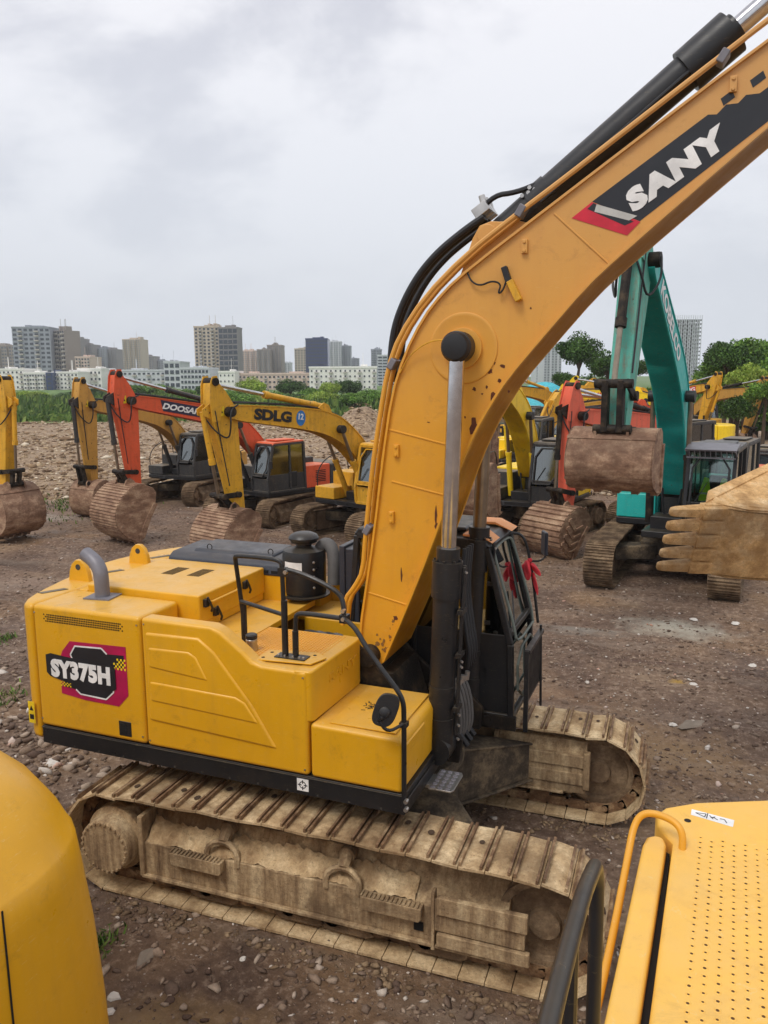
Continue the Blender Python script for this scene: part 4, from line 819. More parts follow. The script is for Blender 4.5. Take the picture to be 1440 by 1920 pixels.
    cur_b=[(.20,2.09),(.42,2.60),(.67,3.23),(.92,3.95),(1.07,4.29),(1.19,4.50),(1.33,4.72),(1.61,5.05),(1.95,5.44),(2.19,5.66),(3.19,6.50),(4.95,7.95)]
    top=[tuple(t) for t in smooth(cur_t,1)]; bot=[tuple(t) for t in smooth(cur_b,1)]
    foot=[(.20,2.09),(.12,2.02),(.03,2.02),(-.05,2.10)]
    b=MB(M); b.prism(top+bot[::-1]+foot[1:],-.33,.33); bm=b.build('boom',YELB,root,bevel=.006)
    def offs(c,d):
        c=np.array(c); t=np.gradient(c,axis=0); t/=np.linalg.norm(t,axis=1)[:,None]; return c+np.stack([-t[:,1],t[:,0]],1)*d
    q=MB(M); a=offs(top,-.022); q.prism(top+[tuple(x) for x in a[::-1]],-.36,.36); a=offs(bot,.022); q.prism(bot+[tuple(x) for x in a[::-1]],-.385,.385); q.build('boom_flange',YELB,bm,bevel=.003)
    for (a,c,c2) in (((1.67,6.03),(2.11,5.62),0),((.24,4.28),(.80,4.155),0),((.27,3.81),(.76,3.71),0),((.0,2.75),(.42,2.66),0)):
        w=MB(M); w.tube([(a[0],-.331,a[1]),(c[0],-.331,c[1])],.008,6); w.build('weld_seam',YELB,bm)
    w=MB(M)
    for (x0_,z0_,n_) in ((.16,2.22,26),(.30,2.40,14)):
        for k in range(n_):
            x=x0_+random.gauss(0,.06); z=z0_+random.gauss(0,.07); rr=random.uniform(.004,.02)
            if x> .05+ (z-2.09)*.40+.12 or z<2.13: continue
            put_poly(w,[(x+rr*math.cos(2*PI*i/9)*random.uniform(.5,1.1),z+rr*1.3*math.sin(2*PI*i/9)*random.uniform(.5,1.1)) for i in range(9)],(0,-.3303-.0002*k,0),(1,0,0),(0,0,1),0,.0012)
    w.build('grease_spots',plain('old_grease',C(140,98,46),.7),bm,flat=True)
    # boss plate and pin
    w=MB(M); w._lathe([(.30,0),(.30,.010),(.285,.014),(.27,.010),(.02,.010)],(.93,-.33,4.985),(0,-1,0),48); w._lathe([(.17,0),(.17,.03),(.15,.03)],(.93,-.34,4.985),(0,-1,0),28); w.build('boss_plate',YELB,bm,bevel=.003)
    for (x,z) in ((.32,4.09),(.27,3.48),(1.44,5.79),(2.94,6.83)):
        w=MB(M); w.box(x-.025,x+.025,-.36,-.33,z-.055,z+.055)
        for dz in (-.035,.035): w.cyl((x,-.37,z+dz),(x,-.33,z+dz),.014,n=8)
        w.build('hose_clip',YELB,bm,bevel=.004)
    w=MB(M); w.obox((1.30,-.36,5.57),((.35,0,-1),(0,1,0),(1,0,.35)),(.07,.03,.025)); w.build('work_light_bracket',RUB,bm,bevel=.008)
    w=MB(M); w.obox((1.37,-.37,5.44),((.5,0,-1),(0,1,0),(1,0,.5)),(.09,.035,.028)); w.build('light_mount',YELO,bm,bevel=.006)
    w=MB(M); w.tube(smooth([(.96,-.34,5.61),(1.0,-.36,5.53),(1.08,-.37,5.49),(1.18,-.37,5.53),(1.26,-.37,5.50),(1.23,-.37,5.42),(1.27,-.37,5.44),(1.30,-.37,5.52)],3),.008,6); w.build('cable',RUB,bm)
    w=MB(M); w.tube(smooth([(.36,-.36,4.78),(.45,-.37,4.93),(.62,-.4,5.04),(.80,-.47,5.06),(.92,-.5,5.02)],3),.006,6); w.build('grease_line',YELO,bm)
    # rust marks, irregular chips
    w=MB(M)
    for (x,z,sx_,sz) in ((1.03,4.32,.045,.09),(.69,3.52,.018,.10),(.70,3.42,.02,.04),(1.17,4.79,.025,.03),(1.20,4.86,.02,.02),(1.03,4.64,.02,.02),(1.20,4.57,.045,.05),(1.25,4.71,.02,.02),(1.14,4.66,.012,.02),(.36,2.94,.012,.07),(1.1,4.60,.012,.012),(1.28,4.83,.03,.02),(1.08,4.75,.01,.01),(.95,4.4,.01,.012),(1.33,4.62,.012,.02),(.30,2.52,.03,.03),(1.5,5.3,.01,.01),(.62,4.35,.015,.006)):
        k=11; ph=random.random()*6; pts=[(x+sx_*math.cos(2*PI*i/k)*random.uniform(.45,1.1),z+sz*math.sin(2*PI*i/k)*random.uniform(.45,1.1)) for i in range(k)]
        # keep anticlockwise order
        put_poly(w,pts,(0,-.3305,0),(1,0,0),(0,0,1),0,.0025)
    w.build('rust_chip',plain('rust',C(92,50,30),.9),bm,flat=True)
    # boom lettering: direction of straight part
    ux=np.array([1.39,0,.93]);ux/=np.linalg.norm(ux); uz=np.array([-ux[2],0,ux[0]]); O=np.array([1.80,-.3305,5.985])
    def tb_(x,z): d=np.array([x-1.80,0,z-5.985]); return (d@ux,d@uz)
    A=tb_(1.96,6.095); 
    w=MB(M); pts=[tb_(1.966,6.10),tb_(3.05,6.835)]
    put_poly(w,[tb_(1.965,6.098),tb_(2.78,6.645),tb_(2.84,6.64),tb_(2.90,6.70),tb_(2.98,6.70),tb_(3.03,6.75),tb_(3.12,6.75),tb_(3.9,7.28),tb_(4.1,7.15),tb_(3.19,6.555),tb_(2.33,5.925)],O,ux,uz,0,.002); dp=w.build('dark_decal',BDEC,bm,flat=True)
    w=MB(M); 
    for (x,z,l) in ((2.86,6.745,.09),(3.05,6.845,.10),(3.26,6.93,.12)): put_poly(w,[(tb_(x,z)[0],tb_(x,z)[1]),(tb_(x,z)[0]+l,tb_(x,z)[1]+.0),(tb_(x,z)[0]+l-.01,tb_(x,z)[1]-.055),(tb_(x,z)[0]-.01,tb_(x,z)[1]-.055)],O,ux,uz,0,.002)
    w.build('checker_decal',BDEC,dp,flat=True)
    w=MB(M); put_poly(w,[tb_(1.81,5.985),tb_(1.962,6.095),tb_(2.335,5.92),tb_(2.24,5.825)],O,ux,uz,.002,.004); rd_=w.build('red_decal',RED,dp,flat=True)
    w=MB(M); put_poly(w,[tb_(1.93,6.045),tb_(1.975,6.085),tb_(2.285,5.925),tb_(2.22,5.90)],O,ux,uz,.004,.0055); w.build('dark_decal',BDEC,rd_,flat=True)
    w=MB(M); put_poly(w,[tb_(1.985,6.02),tb_(2.0,6.075),tb_(2.31,5.965),tb_(2.25,5.935)],O,ux,uz,.0055,.007)
    w.build('white_bar',SAND,rd_,flat=True)
    ctr=O+ux*( (tb_(2.27,6.07)[0]+tb_(2.84,6.55)[0])/2 )+uz*((tb_(2.27,6.07)[1]+tb_(2.84,6.47)[1])/2)
    v_,f_t=text_mb('SANY',.175,bold=.075,sx=1.0,space=1.2); L_=.80/(v_[:,0].max()-v_[:,0].min())
    w=MB(M); n_=np.array([0,-1.,0]); w.add([ctr+n_*(.003+p[2])+ux*(p[0]*L_+.10*p[1])+uz*p[1] for p in v_],f_t); w.build('lettering',WHT,dp,flat=True)

    # boom cylinders
    for sy in (-1,1):
        y=sy*.53; m=MB(M); lo=np.array([.80,1.42]); hi=np.array([.935,4.99]); d=(hi-lo)/np.linalg.norm(hi-lo); P3=lambda t,yy=y:(lo[0]+d[0]*t,yy,lo[1]+d[1]*t)
        m.cyl(P3(.05),P3(1.72),.115,n=28); m.cyl(P3(1.42),P3(1.74),.135,n=28); m.cyl(P3(1.74),P3(1.86),.105,n=24); m.cyl(P3(.0),P3(.30),.125,n=24); m.cyl(P3(.55),P3(.60),.122,n=24)
        for k in range(8):
            a=2*PI*k/8; c0=np.array(P3(1.74)); m.cyl(c0+np.array([.115*math.cos(a),.115*math.sin(a),0]),c0+np.array([.115*math.cos(a),.115*math.sin(a),.02]),.014,n=6)
        m.cyl((lo[0],y-.12,lo[1]),(lo[0],y+.12,lo[1]),.13,n=20); cy=m.build('boom_cylinder',BLK,root)
        m=MB(M); m.cyl(P3(1.8),P3(3.50),.068,n=24); m.build('cylinder_rod',CHR if sy<0 else CHRD,cy)  # far rod is the same chrome; its dim brownish reflection is painted in
        m=MB(M); m._lathe([(.05,-.12),(.105,-.115),(.13,-.09),(.13,.05),(.122,.055),(.122,.075),(.105,.10),(.08,.105),(.03,.11)],(hi[0],y,hi[1]),(0,sy,0),26)
        m.build('pin_cap',RUB,cy)
        m=MB(M); pp=[(.16,1.70),(.17,1.6),(.155,1.2),(.155,.3),(.15,.15)]
        m.tube([(P3(t)[0]+o,y-.03,P3(t)[2]) for o,t in pp],.014,8); m.tube([(P3(t)[0]+o*.9,y+.04,P3(t)[2]) for o,t in pp],.018,8)
        for t in (1.3,.9,.4): m.obox((P3(t)[0]+.15,y,P3(t)[2]),((1,0,0),(0,1,0),(0,0,1)),(.025,.07,.02))
        m.build('oil_pipe',BLK,cy)
        m=MB(M)
        for t in (1.66,.85,.8,.35,.25,.12): m.cyl((P3(t)[0]+.17,y-.03,P3(t)[2]),(P3(t)[0]+.19,y-.05,P3(t)[2]),.012,n=6)
        m.build('bolt',SIL,cy)
    # cylinder mounts and front of the platform
    m=MB(M)
    for y in (-.38,.38): m.prism([(.3,1.22),(.95,1.22),(.98,1.45),(.85,1.58),(.70,1.58),(.3,1.9),(-.1,2.28),(-.25,2.28),(-.3,1.22)],y-.03,y+.03)
    m.cyl((0.05,-.45,2.14),(0.05,.45,2.14),.10,n=20); m.box(.3,.82,-.36,.36,1.22,1.42); m.prism([(.2,1.42),(.45,1.42),(.28,1.98),(.15,1.98)],-.34,.34); m.build('boom_mount',DKM,root,bevel=.012)
    m=MB(M)
    for k in range(5):
        y=-.34+k*.055; x=.90+.012*k; m.tube(smooth([(x-.03,y,1.92),(x+.0,y,1.86),(x+.03,y+.02,1.70),(x+.04,y+.02,1.5),(x-.02,y+.02,1.36),(x-.16,y,1.36)],3),.020,8)
    m.build('hydraulic_hose',RUBG,root)
    m=MB(M)
    for k in range(4):
        y=-.28+k*.08; m.tube(smooth([(.98,y,2.10),(1.0,y,2.25),(.96,y+.02,2.45),(.90,y+.05,2.8),(.92,y+.1,3.2)],3),.022,8)
    for k in range(3): m.tube(smooth([(.55,-.30+k*.12,1.5),(.70,-.3+k*.12,1.62),(.9,-.32+k*.12,1.5),(1.0,-.3+k*.12,1.36)],3),.028,8)
    m.build('hydraulic_hose',RUB,root)
    m=MB(M)
    for k in range(6): m.cyl((.87+.01*k,-.34+k*.055,1.89+.02*(k%2)),(.88+.01*k,-.34+k*.055,1.97+.02*(k%2)),.024,n=8)
    m.build('hose_fitting',SIL,root)
    # pipes along the back of the boom
    pth=[(-.22,2.40),(-.19,2.66),(-.08,2.80),(-.0,2.95),(.03,3.31),(.10,3.90),(.18,4.40),(.26,4.82),(.37,5.10),(.60,5.42),(.96,5.75),(1.41,6.06),(1.75,6.28),(2.15,6.55),(2.95,7.09),(3.3,7.32),(4.2,7.95)]
    for k,y in enumerate((-.34,-.26)):
        m=MB(M); m.tube([(x-.02+.02*k,y,z+.0) for x,z in (smooth(pth,1) if k==0 else smooth(pth[:-5],1))],.022,8); m.build('oil_pipe',YELB,bm)
    for (x,z) in ((.03,3.35),(.28,4.86),(1.40,6.07),(2.86,7.03)):
        m=MB(M); m.obox((x,-.30,z),((.5,0,.8),(0,1,0),(-.8,0,.5)),(.05,.07,.03)); m.build('pipe_clamp',GREY,bm,bevel=.01)
    m=MB(M)
    for k,y in enumerate((-.16,-.08,.10)): m.tube(smooth([(.20,y,4.70),(.20,y,5.0),(.26,y,5.28),(.42,y,5.58),(.62,y,5.80),(.86,y,5.97),(1.05,y,6.08)],3),.032,10)
    m.tube(smooth([(.98,-.1,6.12),(1.12,-.1,6.26),(1.3,-.08,6.27),(1.5,-.08,6.33)],2),.022,8)
    m.build('hydraulic_hose',RUB,bm)
    m=MB(M)
    for y in (-.14,-.02,.1): m.obox((1.02,y,6.14),((1.4,0,.93),(0,1,0),(-.93,0,1.4)),(.07,.04,.045)); m.cyl((1.05,y,6.16),(1.02,y,6.26),.03,n=8)
    m.build('hose_fitting',SIL,bm,bevel=.006)
    # arm cylinder
    m=MB(M); a0=np.array([1.10,5.90]); a1=np.array([2.93,7.32]); d=(a1-a0)/np.linalg.norm(a1-a0); Q=lambda t:(a0[0]+d[0]*t,0,a0[1]+d[1]*t); LL=np.linalg.norm(a1-a0)
    m.cyl(Q(.0),Q(LL-.1),.138,n=28); m.cyl(Q(LL-.42),Q(LL-.02),.172,n=28); m.cyl(Q(.42),Q(.62),.152,n=28); m.cyl(Q(LL-.02),Q(LL+.02),.12,n=28); m.tube([Q(.6),Q(LL-.4)],.136,28)
    m.tube([(Q(t)[0]+.03,-.145,Q(t)[2]-.04) for t in (.5,1.2,LL-.3)],.016,8)
    ac=m.build('arm_cylinder',BLK,root); m=MB(M); m.cyl(Q(LL),Q(LL+1.9),.075,n=24); m.build('cylinder_rod',CHR,ac)
    m=MB(M)
    for k in range(10): m._lathe([(.018,0),(.018,.02)],(Q(.46+.04*(k%3))[0]-.1+.02*k,-.11,Q(.46)[2]+.05+.02*(k%4)),(0,-1,0),6)
    m.build('bolt',SIL,ac)
    m=MB(M)
    for y in (-.2,.2): m.prism([(.80,5.42),(1.55,5.96),(1.35,6.02),(1.20,6.02),(1.13,6.03),(1.03,6.0),(.97,5.90)],y-.03,y+.03)
    m.cyl((1.10,-.25,5.92),(1.10,.25,5.92),.085,n=18); m.build('arm_cylinder_bracket',YELB,bm,bevel=.008)
    # cab
    prof=[(-.55,1.36),(1.24,1.36),(1.22,2.12),(.97,3.08),(-.42,3.12)]
    co=make_cab(root,M,.46,1.42,prof,BLK,GLS,low=.85,thk=.045,seat=True)
    for vp_,ya_,yb_ in (([(.72,3.185),(.92,3.18),(1.02,3.13),(.92,3.20),(.72,3.205)],.46,.78),([(.55,3.185),(.88,3.19),(1.06,3.13),(.88,3.215),(.55,3.215)],1.16,1.44)):
        m=MB(M); m.prism(vp_,ya_,yb_); m.build('rain_visor',ORT,co)
    m=MB(M); m.tube(smooth([(1.27,1.36,2.10),(1.27,.53,2.10),(1.24,.53,2.3),(1.03,.53,2.98),(1.0,.62,3.05),(1.0,1.28,3.05),(1.03,1.37,2.98),(1.24,1.37,2.3),(1.27,1.36,2.10)],2),.014,6); m.tube(smooth([(1.295,1.36,1.5),(1.295,.53,1.5),(1.28,.53,2.02),(1.28,1.37,2.02),(1.295,1.36,1.5)],1),.014,6); m.build('window_frame',plain('pale_window_rubber',C(112,120,112),.6),co)
    m=MB(M); m.box(-.58,-.40,.44,.9,1.4,2.97); m.box(-.62,-.55,.42,1.44,2.4,3.0); m.build('rear_cab_panel',DNAVY,co,bevel=.015)
    m=MB(M); m.box(1.385,1.405,.42,1.14,1.53,2.09); m.box(1.375,1.43,.41,1.15,2.06,2.10); m.box(1.375,1.42,.40,.44,1.25,2.09)
    for k in range(12): m.box(1.405,1.409,.47+k*.055,.485+k*.055,1.56,2.05)
    m.build('front_screen',BLK,co,bevel=.006)
    m=MB(M); m.tube([(1.42,1.12,1.25),(1.40,1.12,2.15)],.014,6); m.tube(smooth([(1.30,1.5,2.05),(1.22,1.52,2.6),(1.15,1.5,2.95),(1.08,1.47,3.05),(1.0,1.45,3.05)],2),.016,8); m.tube(smooth([(1.20,1.51,2.74),(1.30,1.62,2.72),(1.36,1.66,2.82)],2),.012,6); m.build('cab_handrail',BLK,co)
    m=MB(M); m.obox((1.32,1.66,2.92),((1,.5,0),(-.5,1,0),(0,0,1)),(.02,.085,.135)); m.build('side_mirror',DNAVY,co,bevel=.03,seg=3)
    m=MB(M); m.box(.55,1.30,.40,.45,1.24,1.38); m.box(.85,1.05,.385,.40,1.27,1.36); m.build('cab_mount',DKM,co)
    m=MB(M); put_poly(m,[(0,0),(.18,0),(.18,.12),(0,.12)],(.62,.398,1.255),(1,0,0),(0,0,1),0,.003); m.build('data_plate',SAND,co,flat=True)
    return root
main_excavator()
# red cloth tied to the cab handrail
def cloth():
    m=MB(Matrix.Rotation(-.0267,4,'Z')); base=np.array([1.18,1.50,2.72]); r0=random.Random(3)
    def lobe(c,ax,ln,w):
        ax=np.array(ax,float);ax/=np.linalg.norm(ax); u=np.cross(ax,(0.3,0.2,1)); u/=np.linalg.norm(u); v=np.cross(ax,u); V=[];n=14;k=7
        for i in range(k):
            t=i/(k-1); rr=w*(math.sin(PI*(t*.85+.1))**.7)
            for j in range(n):
                a=2*PI*j/n; q=rr*(1+.28*math.sin(3*a+i)+.12*r0.uniform(-1,1)); V.append(np.array(c)+ax*ln*t+u*q*math.cos(a)+v*q*.55*math.sin(a)+np.array([0,0,-.03*t*t]))
        m.add(V,[(i*n+j,i*n+(j+1)%n,(i+1)*n+(j+1)%n,(i+1)*n+j) for i in range(k-1) for j in range(n)]+[tuple(range(n))[::-1],tuple(range((k-1)*n,k*n))])
    lobe(base,(.2,.1,1),.09,.035); lobe(base+(-.02,0,.03),(.1,-.1,-1),.20,.085); lobe(base+(.02,0,.0),(.75,.1,-.75),.16,.055); lobe(base,(-.7,0,-.6),.14,.05); lobe(base+(.05,0,-.10),(.25,0,-1),.24,.04)
    o=m.build('cloth',REDC,None,ang=60); s=o.modifiers.new('s','SUBSURF'); s.levels=1; s.render_levels=1
    tag(o,'red cloth knotted round the handrail at the front of the nearest cab','cloth')
cloth()

# ------------------------------------------------------------------ the other machines
FIT=dict(
SDLG=[-5.9257,15.5779,4.3396,.3714,-1.6866,.9773,-.0307,1.0377,.9327],
DOO=[-10.1972,17.1198,4.3235,.4383,-1.6071,.914,.213,1.0912,.9758],
OCH=[-15.2111,19.9446,4.5318,.4329,-1.5626,.9141,.1589,.9925,1.0046],
KOB=[2.7395,13.0648,4.5244,.8223,-1.2414,1.0898,.0763,1.0464,1.015],
BRI=[-1.3797,17.1639,4.5194,.6625,-1.6581,.979,-.1899,1.0056,1.0],
COR=[3.0636,19.0444,4.1131,.3721,-1.453,.9348,.0,1.0125,.9525],
SUM=[2.9144,40.8434,3.1915,.295,-.9872,1.0351,0,1.0357,.9845],
XCM=[.8885,46.6065,-.8235,.4181,-1.8351,.9756,0,.9968,.9871],
LFT=[-20.3257,11.9772,-.1751,.4854,-1.5809,.895,0,.9878,.9488])
excavator('muddy yellow excavator with SDLG lettering and a round blue badge on its boom',FIT['SDLG'],YELO,bucket_mat=BUCK,ribs=2,bang=.30,bsc=.90,bw=1.4,body=YELO,cab_mat=YELO,logo=dict(text='SDLG',h=.30,bold=.055,sx=1.45,m=BDEC,t=.78,badge=.78 if False else 1.0,dy=-.0),tank=YELO)
excavator('orange excavator with DOOSAN lettering on its boom and an orange and black body',FIT['DOO'],ORA,bucket_mat=BUCK,ribs=2,bang=.28,bsc=.98,bw=1.45,body=ORA,cab_mat=DGR,cab_roof=ORA,cw_col=DGR,logo=dict(text='DOOSAN',h=.20,bold=.04,sx=1.35,shear=.25,m=WHT,t=.74,plate=(.78,.17),pm=NAVYD,skew=.07),cyl_col=DGR,tank=DGR)
excavator('ochre yellow excavator with a dark cab parked behind the orange one',FIT['OCH'],YELC,bucket_mat=BUCK,ribs=1,bang=-.3,bsc=.8,bw=1.2,body=DGR,cab_mat=DGR,cw_col=YELC,cyl_col=DGR)
excavator('teal excavator with KOBELCO lettering on its high raised boom and vests in its cab',FIT['KOB'],TEAL,stick_col=TEALG,bucket_mat=BUCK,ribs=1,bang=-.12,bsc=.68,bw=1.5,body=TEAL,cab_mat=BLK,guard=True,logo=dict(text='KOBELCO',h=.30,bold=.03,sx=1.25,m=WHT,t=.72),vests=True,short_side=True,glass=GLC,cyl_col=DKM,stickers=False)
excavator('bright yellow excavator with a dark cab between the front boom and the coral stick',FIT['BRI'],YELK,bucket_mat=BUCK,ribs=1,bang=-.3,bsc=.85,bw=1.2,body=YELK,cab_mat=DGR,tank=DGR)
excavator('coral red excavator with a ribbed bucket lying on the mud behind the near cab',FIT['COR'],COR,bucket_mat=BUCK,ribs=3,bang=.42,bsc=.80,bw=1.4,body=COR,cab_mat=DGR,cyl_col=DKM,stickers=False)
excavator('distant yellow excavator with SUMITOMO lettering on its boom',FIT['SUM'],YELK,bucket_mat=BUCK,ribs=1,bang=-.6,bsc=.8,bw=1.2,body=YELK,cab_mat=DGR,logo=dict(text='SUMITOMO',h=.26,bold=.03,sx=1.2,m=RED,t=.74))
excavator('distant yellow excavator with XCMG lettering on its boom, before the trees on the right',FIT['XCM'],YELO,bucket_mat=BUCK,ribs=1,bang=-.2,bsc=.85,bw=1.2,body=YELO,cab_mat=DGR,logo=dict(text='XCMG',h=.26,bold=.04,sx=1.5,m=WHT,t=.74,plate=(.8,.18),pm=RED),cyl_col=YELO)
f2=list(FIT['XCM']); f2[0]+=2.6; f2[1]+=3.1; f2[3]-=.05
excavator('ochre yellow excavator directly behind the XCMG machine, its stick hanging beside it',f2,YELC,bucket_mat=BUCK,ribs=1,bang=-.3,bsc=.85,bw=1.2,body=YELC,cab_mat=DGR,cyl_col=DKM)
excavator('muddy yellow excavator at the left edge, only its stick and smooth bucket in view',FIT['LFT'],YELO,bucket_mat=BUCK,ribs=1,bang=-.05,bsc=.93,bw=1.35,body=YELO,cab_mat=DGR)

def far_machine(label,src,px,d,col,dpsi=0,da1=0,**k):
    p=CAMP[0]+0; f=list(FIT[src]); q=f_+r_*((px-720)/FPX); q=Vector((q.x,q.y,0)); q=q/ (q.x*FX+q.y*FY)*d; f[0]=CAMP[0]+q.x; f[1]=CAMP[1]+q.y; f[2]+=dpsi; f[3]+=da1; f[5]=1.0; f[6]=0
    return excavator(label,f,col,bucket_mat=BUCK,ribs=1,bang=-.2,bsc=.85,bw=1.2,body=col,cab_mat=DGR,cyl_col=col,**k)
far_machine('yellow excavator two rows back, its bent boom left of the tarpaulin heap','BRI',975,36,YELK)
far_machine('ochre excavator far back under the turquoise tarpaulin heap','COR',1050,50,YELO,dpsi=.2)
far_machine('orange excavator behind the coral stick with a level boom','COR',1265,33,ORA,dpsi=-.1,da1=-.12)
far_machine('yellow excavator behind the teal boom in the far row','SUM',1260,52,YELO,dpsi=.35)
far_machine('muddy yellow excavator glimpsed between the teal stick and boom','SUM',1190,40,YELO,dpsi=.9,da1=-.08)

# ------------------------------------------------------------------ rock bucket swung in from the right
def pix(px,py,d):
    x=(px-720)/FPX; y=-(py-960)/FPX; v=f_+r_*x+u_*y; return Vector(CAMP)+v*d
def groundpix(px,py,z=0):
    v=f_+r_*((px-720)/FPX)-u_*((py-960)/FPX); t=(z-CAMP[2])/v.z; return Vector(CAMP)+v*t
def rock_bucket():
    o=pix(1300,998,9.0); ang=math.atan2(r_.y,r_.x)
    root=thing('excavator_bucket','sand coloured rock bucket with five long teeth, hanging in from the right edge','bucket',tuple(o),ang+.06)
    # local: x along the picture to the right, y away, z up; teeth point to -x
    w=.86; b=MB()
    prof=[(0.0,-.10),(.35,-.27),(.9,-.36),(1.5,-.30),(2.0,.0),(2.25,.5),(2.2,.95)]
    P=np.array(smooth(prof,2)); d=np.gradient(P,axis=0); d/=np.linalg.norm(d,axis=1)[:,None]; nn=np.stack([-d[:,1],d[:,0]],1)*.05
    poly=[tuple(q) for q in P]+[tuple(q) for q in (P+nn)[::-1]]
    v=[];m=len(poly)
    for s in (-1,1):
        for q in poly: v.append((q[0],s*w/2,q[1]))
    b.add(v,[(i,(i+1)%m,m+(i+1)%m,m+i) for i in range(m)])
    side=[tuple(q) for q in P]+[(1.7,1.05),(1.1,.72),(.55,.38),(.15,.12)]
    for s in (-1,1): b.prism(side,s*(w/2-.03),s*(w/2+.01)); b.prism([(.0,-.1),(.12,.14),(1.1,.76),(1.7,1.09),(1.72,1.0),(1.14,.66),(.3,.10)],s*(w/2-.05),s*(w/2+.03)); b.prism([(.05,-.1),(.4,-.27),(.95,-.35),(1.0,-.2),(.5,-.1),(.15,.02)],s*(w/2),s*(w/2+.025))
    b.box(-.02,.30,-w/2-.02,w/2+.02,-.16,-.10)
    M=Matrix.Rotation(R(-68),4,'X')
    b.M=M; bo=b.build('bucket_shell',BUCT,root,bevel=.015)
    for k in range(5):
        y=-w/2+.07+(w-.14)*k/4; t=MB(M); 
        v=[];rings=[(.40,.08,.07),(.15,.08,.085),(-.04,.075,.075),(-.05,.062,.062),(-.20,.058,.052),(-.33,.052,.040),(-.38,.044,.030),(-.395,.03,.015)]
        t.m=0; n=10
        V=[];
        for (x,a,c) in rings:
            for j in range(n):
                an=2*PI*(j+.5)/n; V.append((x,y+a*math.copysign(abs(math.cos(an))**.35,math.cos(an)),-.13+c*math.copysign(abs(math.sin(an))**.35,math.sin(an))))
        t.M=M; t.add(V,[(i*n+j,i*n+(j+1)%n,(i+1)*n+(j+1)%n,(i+1)*n+j) for i in range(len(rings)-1) for j in range(n)]+[tuple(range(n))[::-1],tuple(range((len(rings)-1)*n,len(rings)*n))])
        t.cyl((-.0,y-.085,-.13),(-.0,y+.085,-.13),.022,n=8)
        t.build('tooth',BUCT,bo,bevel=0,ang=45)
    for k in range(5):
        y=-w/2+.07+(w-.14)*k/4; t=MB(M); t.tube([(.3,y,-.13),(.5,y+.02*(k-2),-.20),(.8,y+.05*(k-2)*.5,-.27),(1.1,y,-.31)],[.085,.075,.05,.01],8); t.build('tooth_adapter',BUCT,bo)
    t=MB(M); t.tube([(.30,-w/2,-.14),(.30,w/2,-.14)],.085,8); t.tube([(1.5,-w/2,-.33),(1.5,w/2,-.33)],.03,6); t.tube([(1.9,-w/2,-.12),(1.9,w/2,-.12)],.03,6); t.build('lip_shroud',BUCT,bo)
    s=MB(); s.prism([(1.9,.3),(2.3,.3),(4.2,2.0),(4.0,2.4)],-.2,.25); s.build('stick',YELO,root,bevel=.02)
rock_bucket()

# ------------------------------------------------------------------ the machines beside the camera
def near_counterweight():
    root=thing('parked_excavator','glossy yellow rounded excavator counterweight at the lower left corner','excavator',(-1.27,-4.72,0),R(-10))
    def ringat(z,sc,n=40):
        out=[]
        for k in range(n):
            a=2*PI*k/n; c,s_=math.cos(a),math.sin(a); p=.62
            out.append((1.02*sc[0]*math.copysign(abs(c)**p,c),1.15*sc[1]*math.copysign(abs(s_)**p,s_),z))
        return out
    m=MB(); lev=[(.55,(1.03,1.03)),(.6,(1.075,1.07)),(1.2,(1.06,1.055)),(1.7,(1.03,1.03)),(2.1,(.995,.995)),(2.26,(.975,.98)),(2.275,(.962,.97)),(2.40,(.90,.93)),(2.58,(.78,.84)),(2.72,(.64,.73)),(2.80,(.52,.63)),(2.85,(.40,.5)),(2.865,(.3,.4)),(2.865,(.05,.05))]
    n=40; V=[]
    for z,sc in lev: V+=ringat(z,sc,n)
    m.add(V,[(i*n+j,i*n+(j+1)%n,(i+1)*n+(j+1)%n,(i+1)*n+j) for i in range(len(lev)-1) for j in range(n)]+[tuple(range(n))[::-1],tuple(range((len(lev)-1)*n,len(lev)*n))])
    b=m.build('counterweight',YEL,root,ang=50)
    m=MB(); 
    m.tube([(.990,.341,2.25),(1.009,.331,2.116),(1.024,.323,1.957),(1.039,.314,1.797),(1.05,.308,1.661),(1.075,.305,1.2),(1.085,.303,.7)],.0055,6)
    m.build('panel_gap',GASK,b)
    m=MB(); m.box(-3.2,.8,-1.0,1.0,.95,1.1); m.box(-3.2,-1.02,-1.05,1.05,1.1,2.5); m.build('body',YEL,root,bevel=.04)
    m=MB(); m.cyl((-1.6,0,.0),(-1.6,0,.95),.7,n=24); m.box(-3.6,-.5,-1.2,-.8,0,.6); m.box(-3.6,-.5,.6,1.0,0,.6); m.build('undercarriage',TRKD,root,bevel=.15)
near_counterweight()
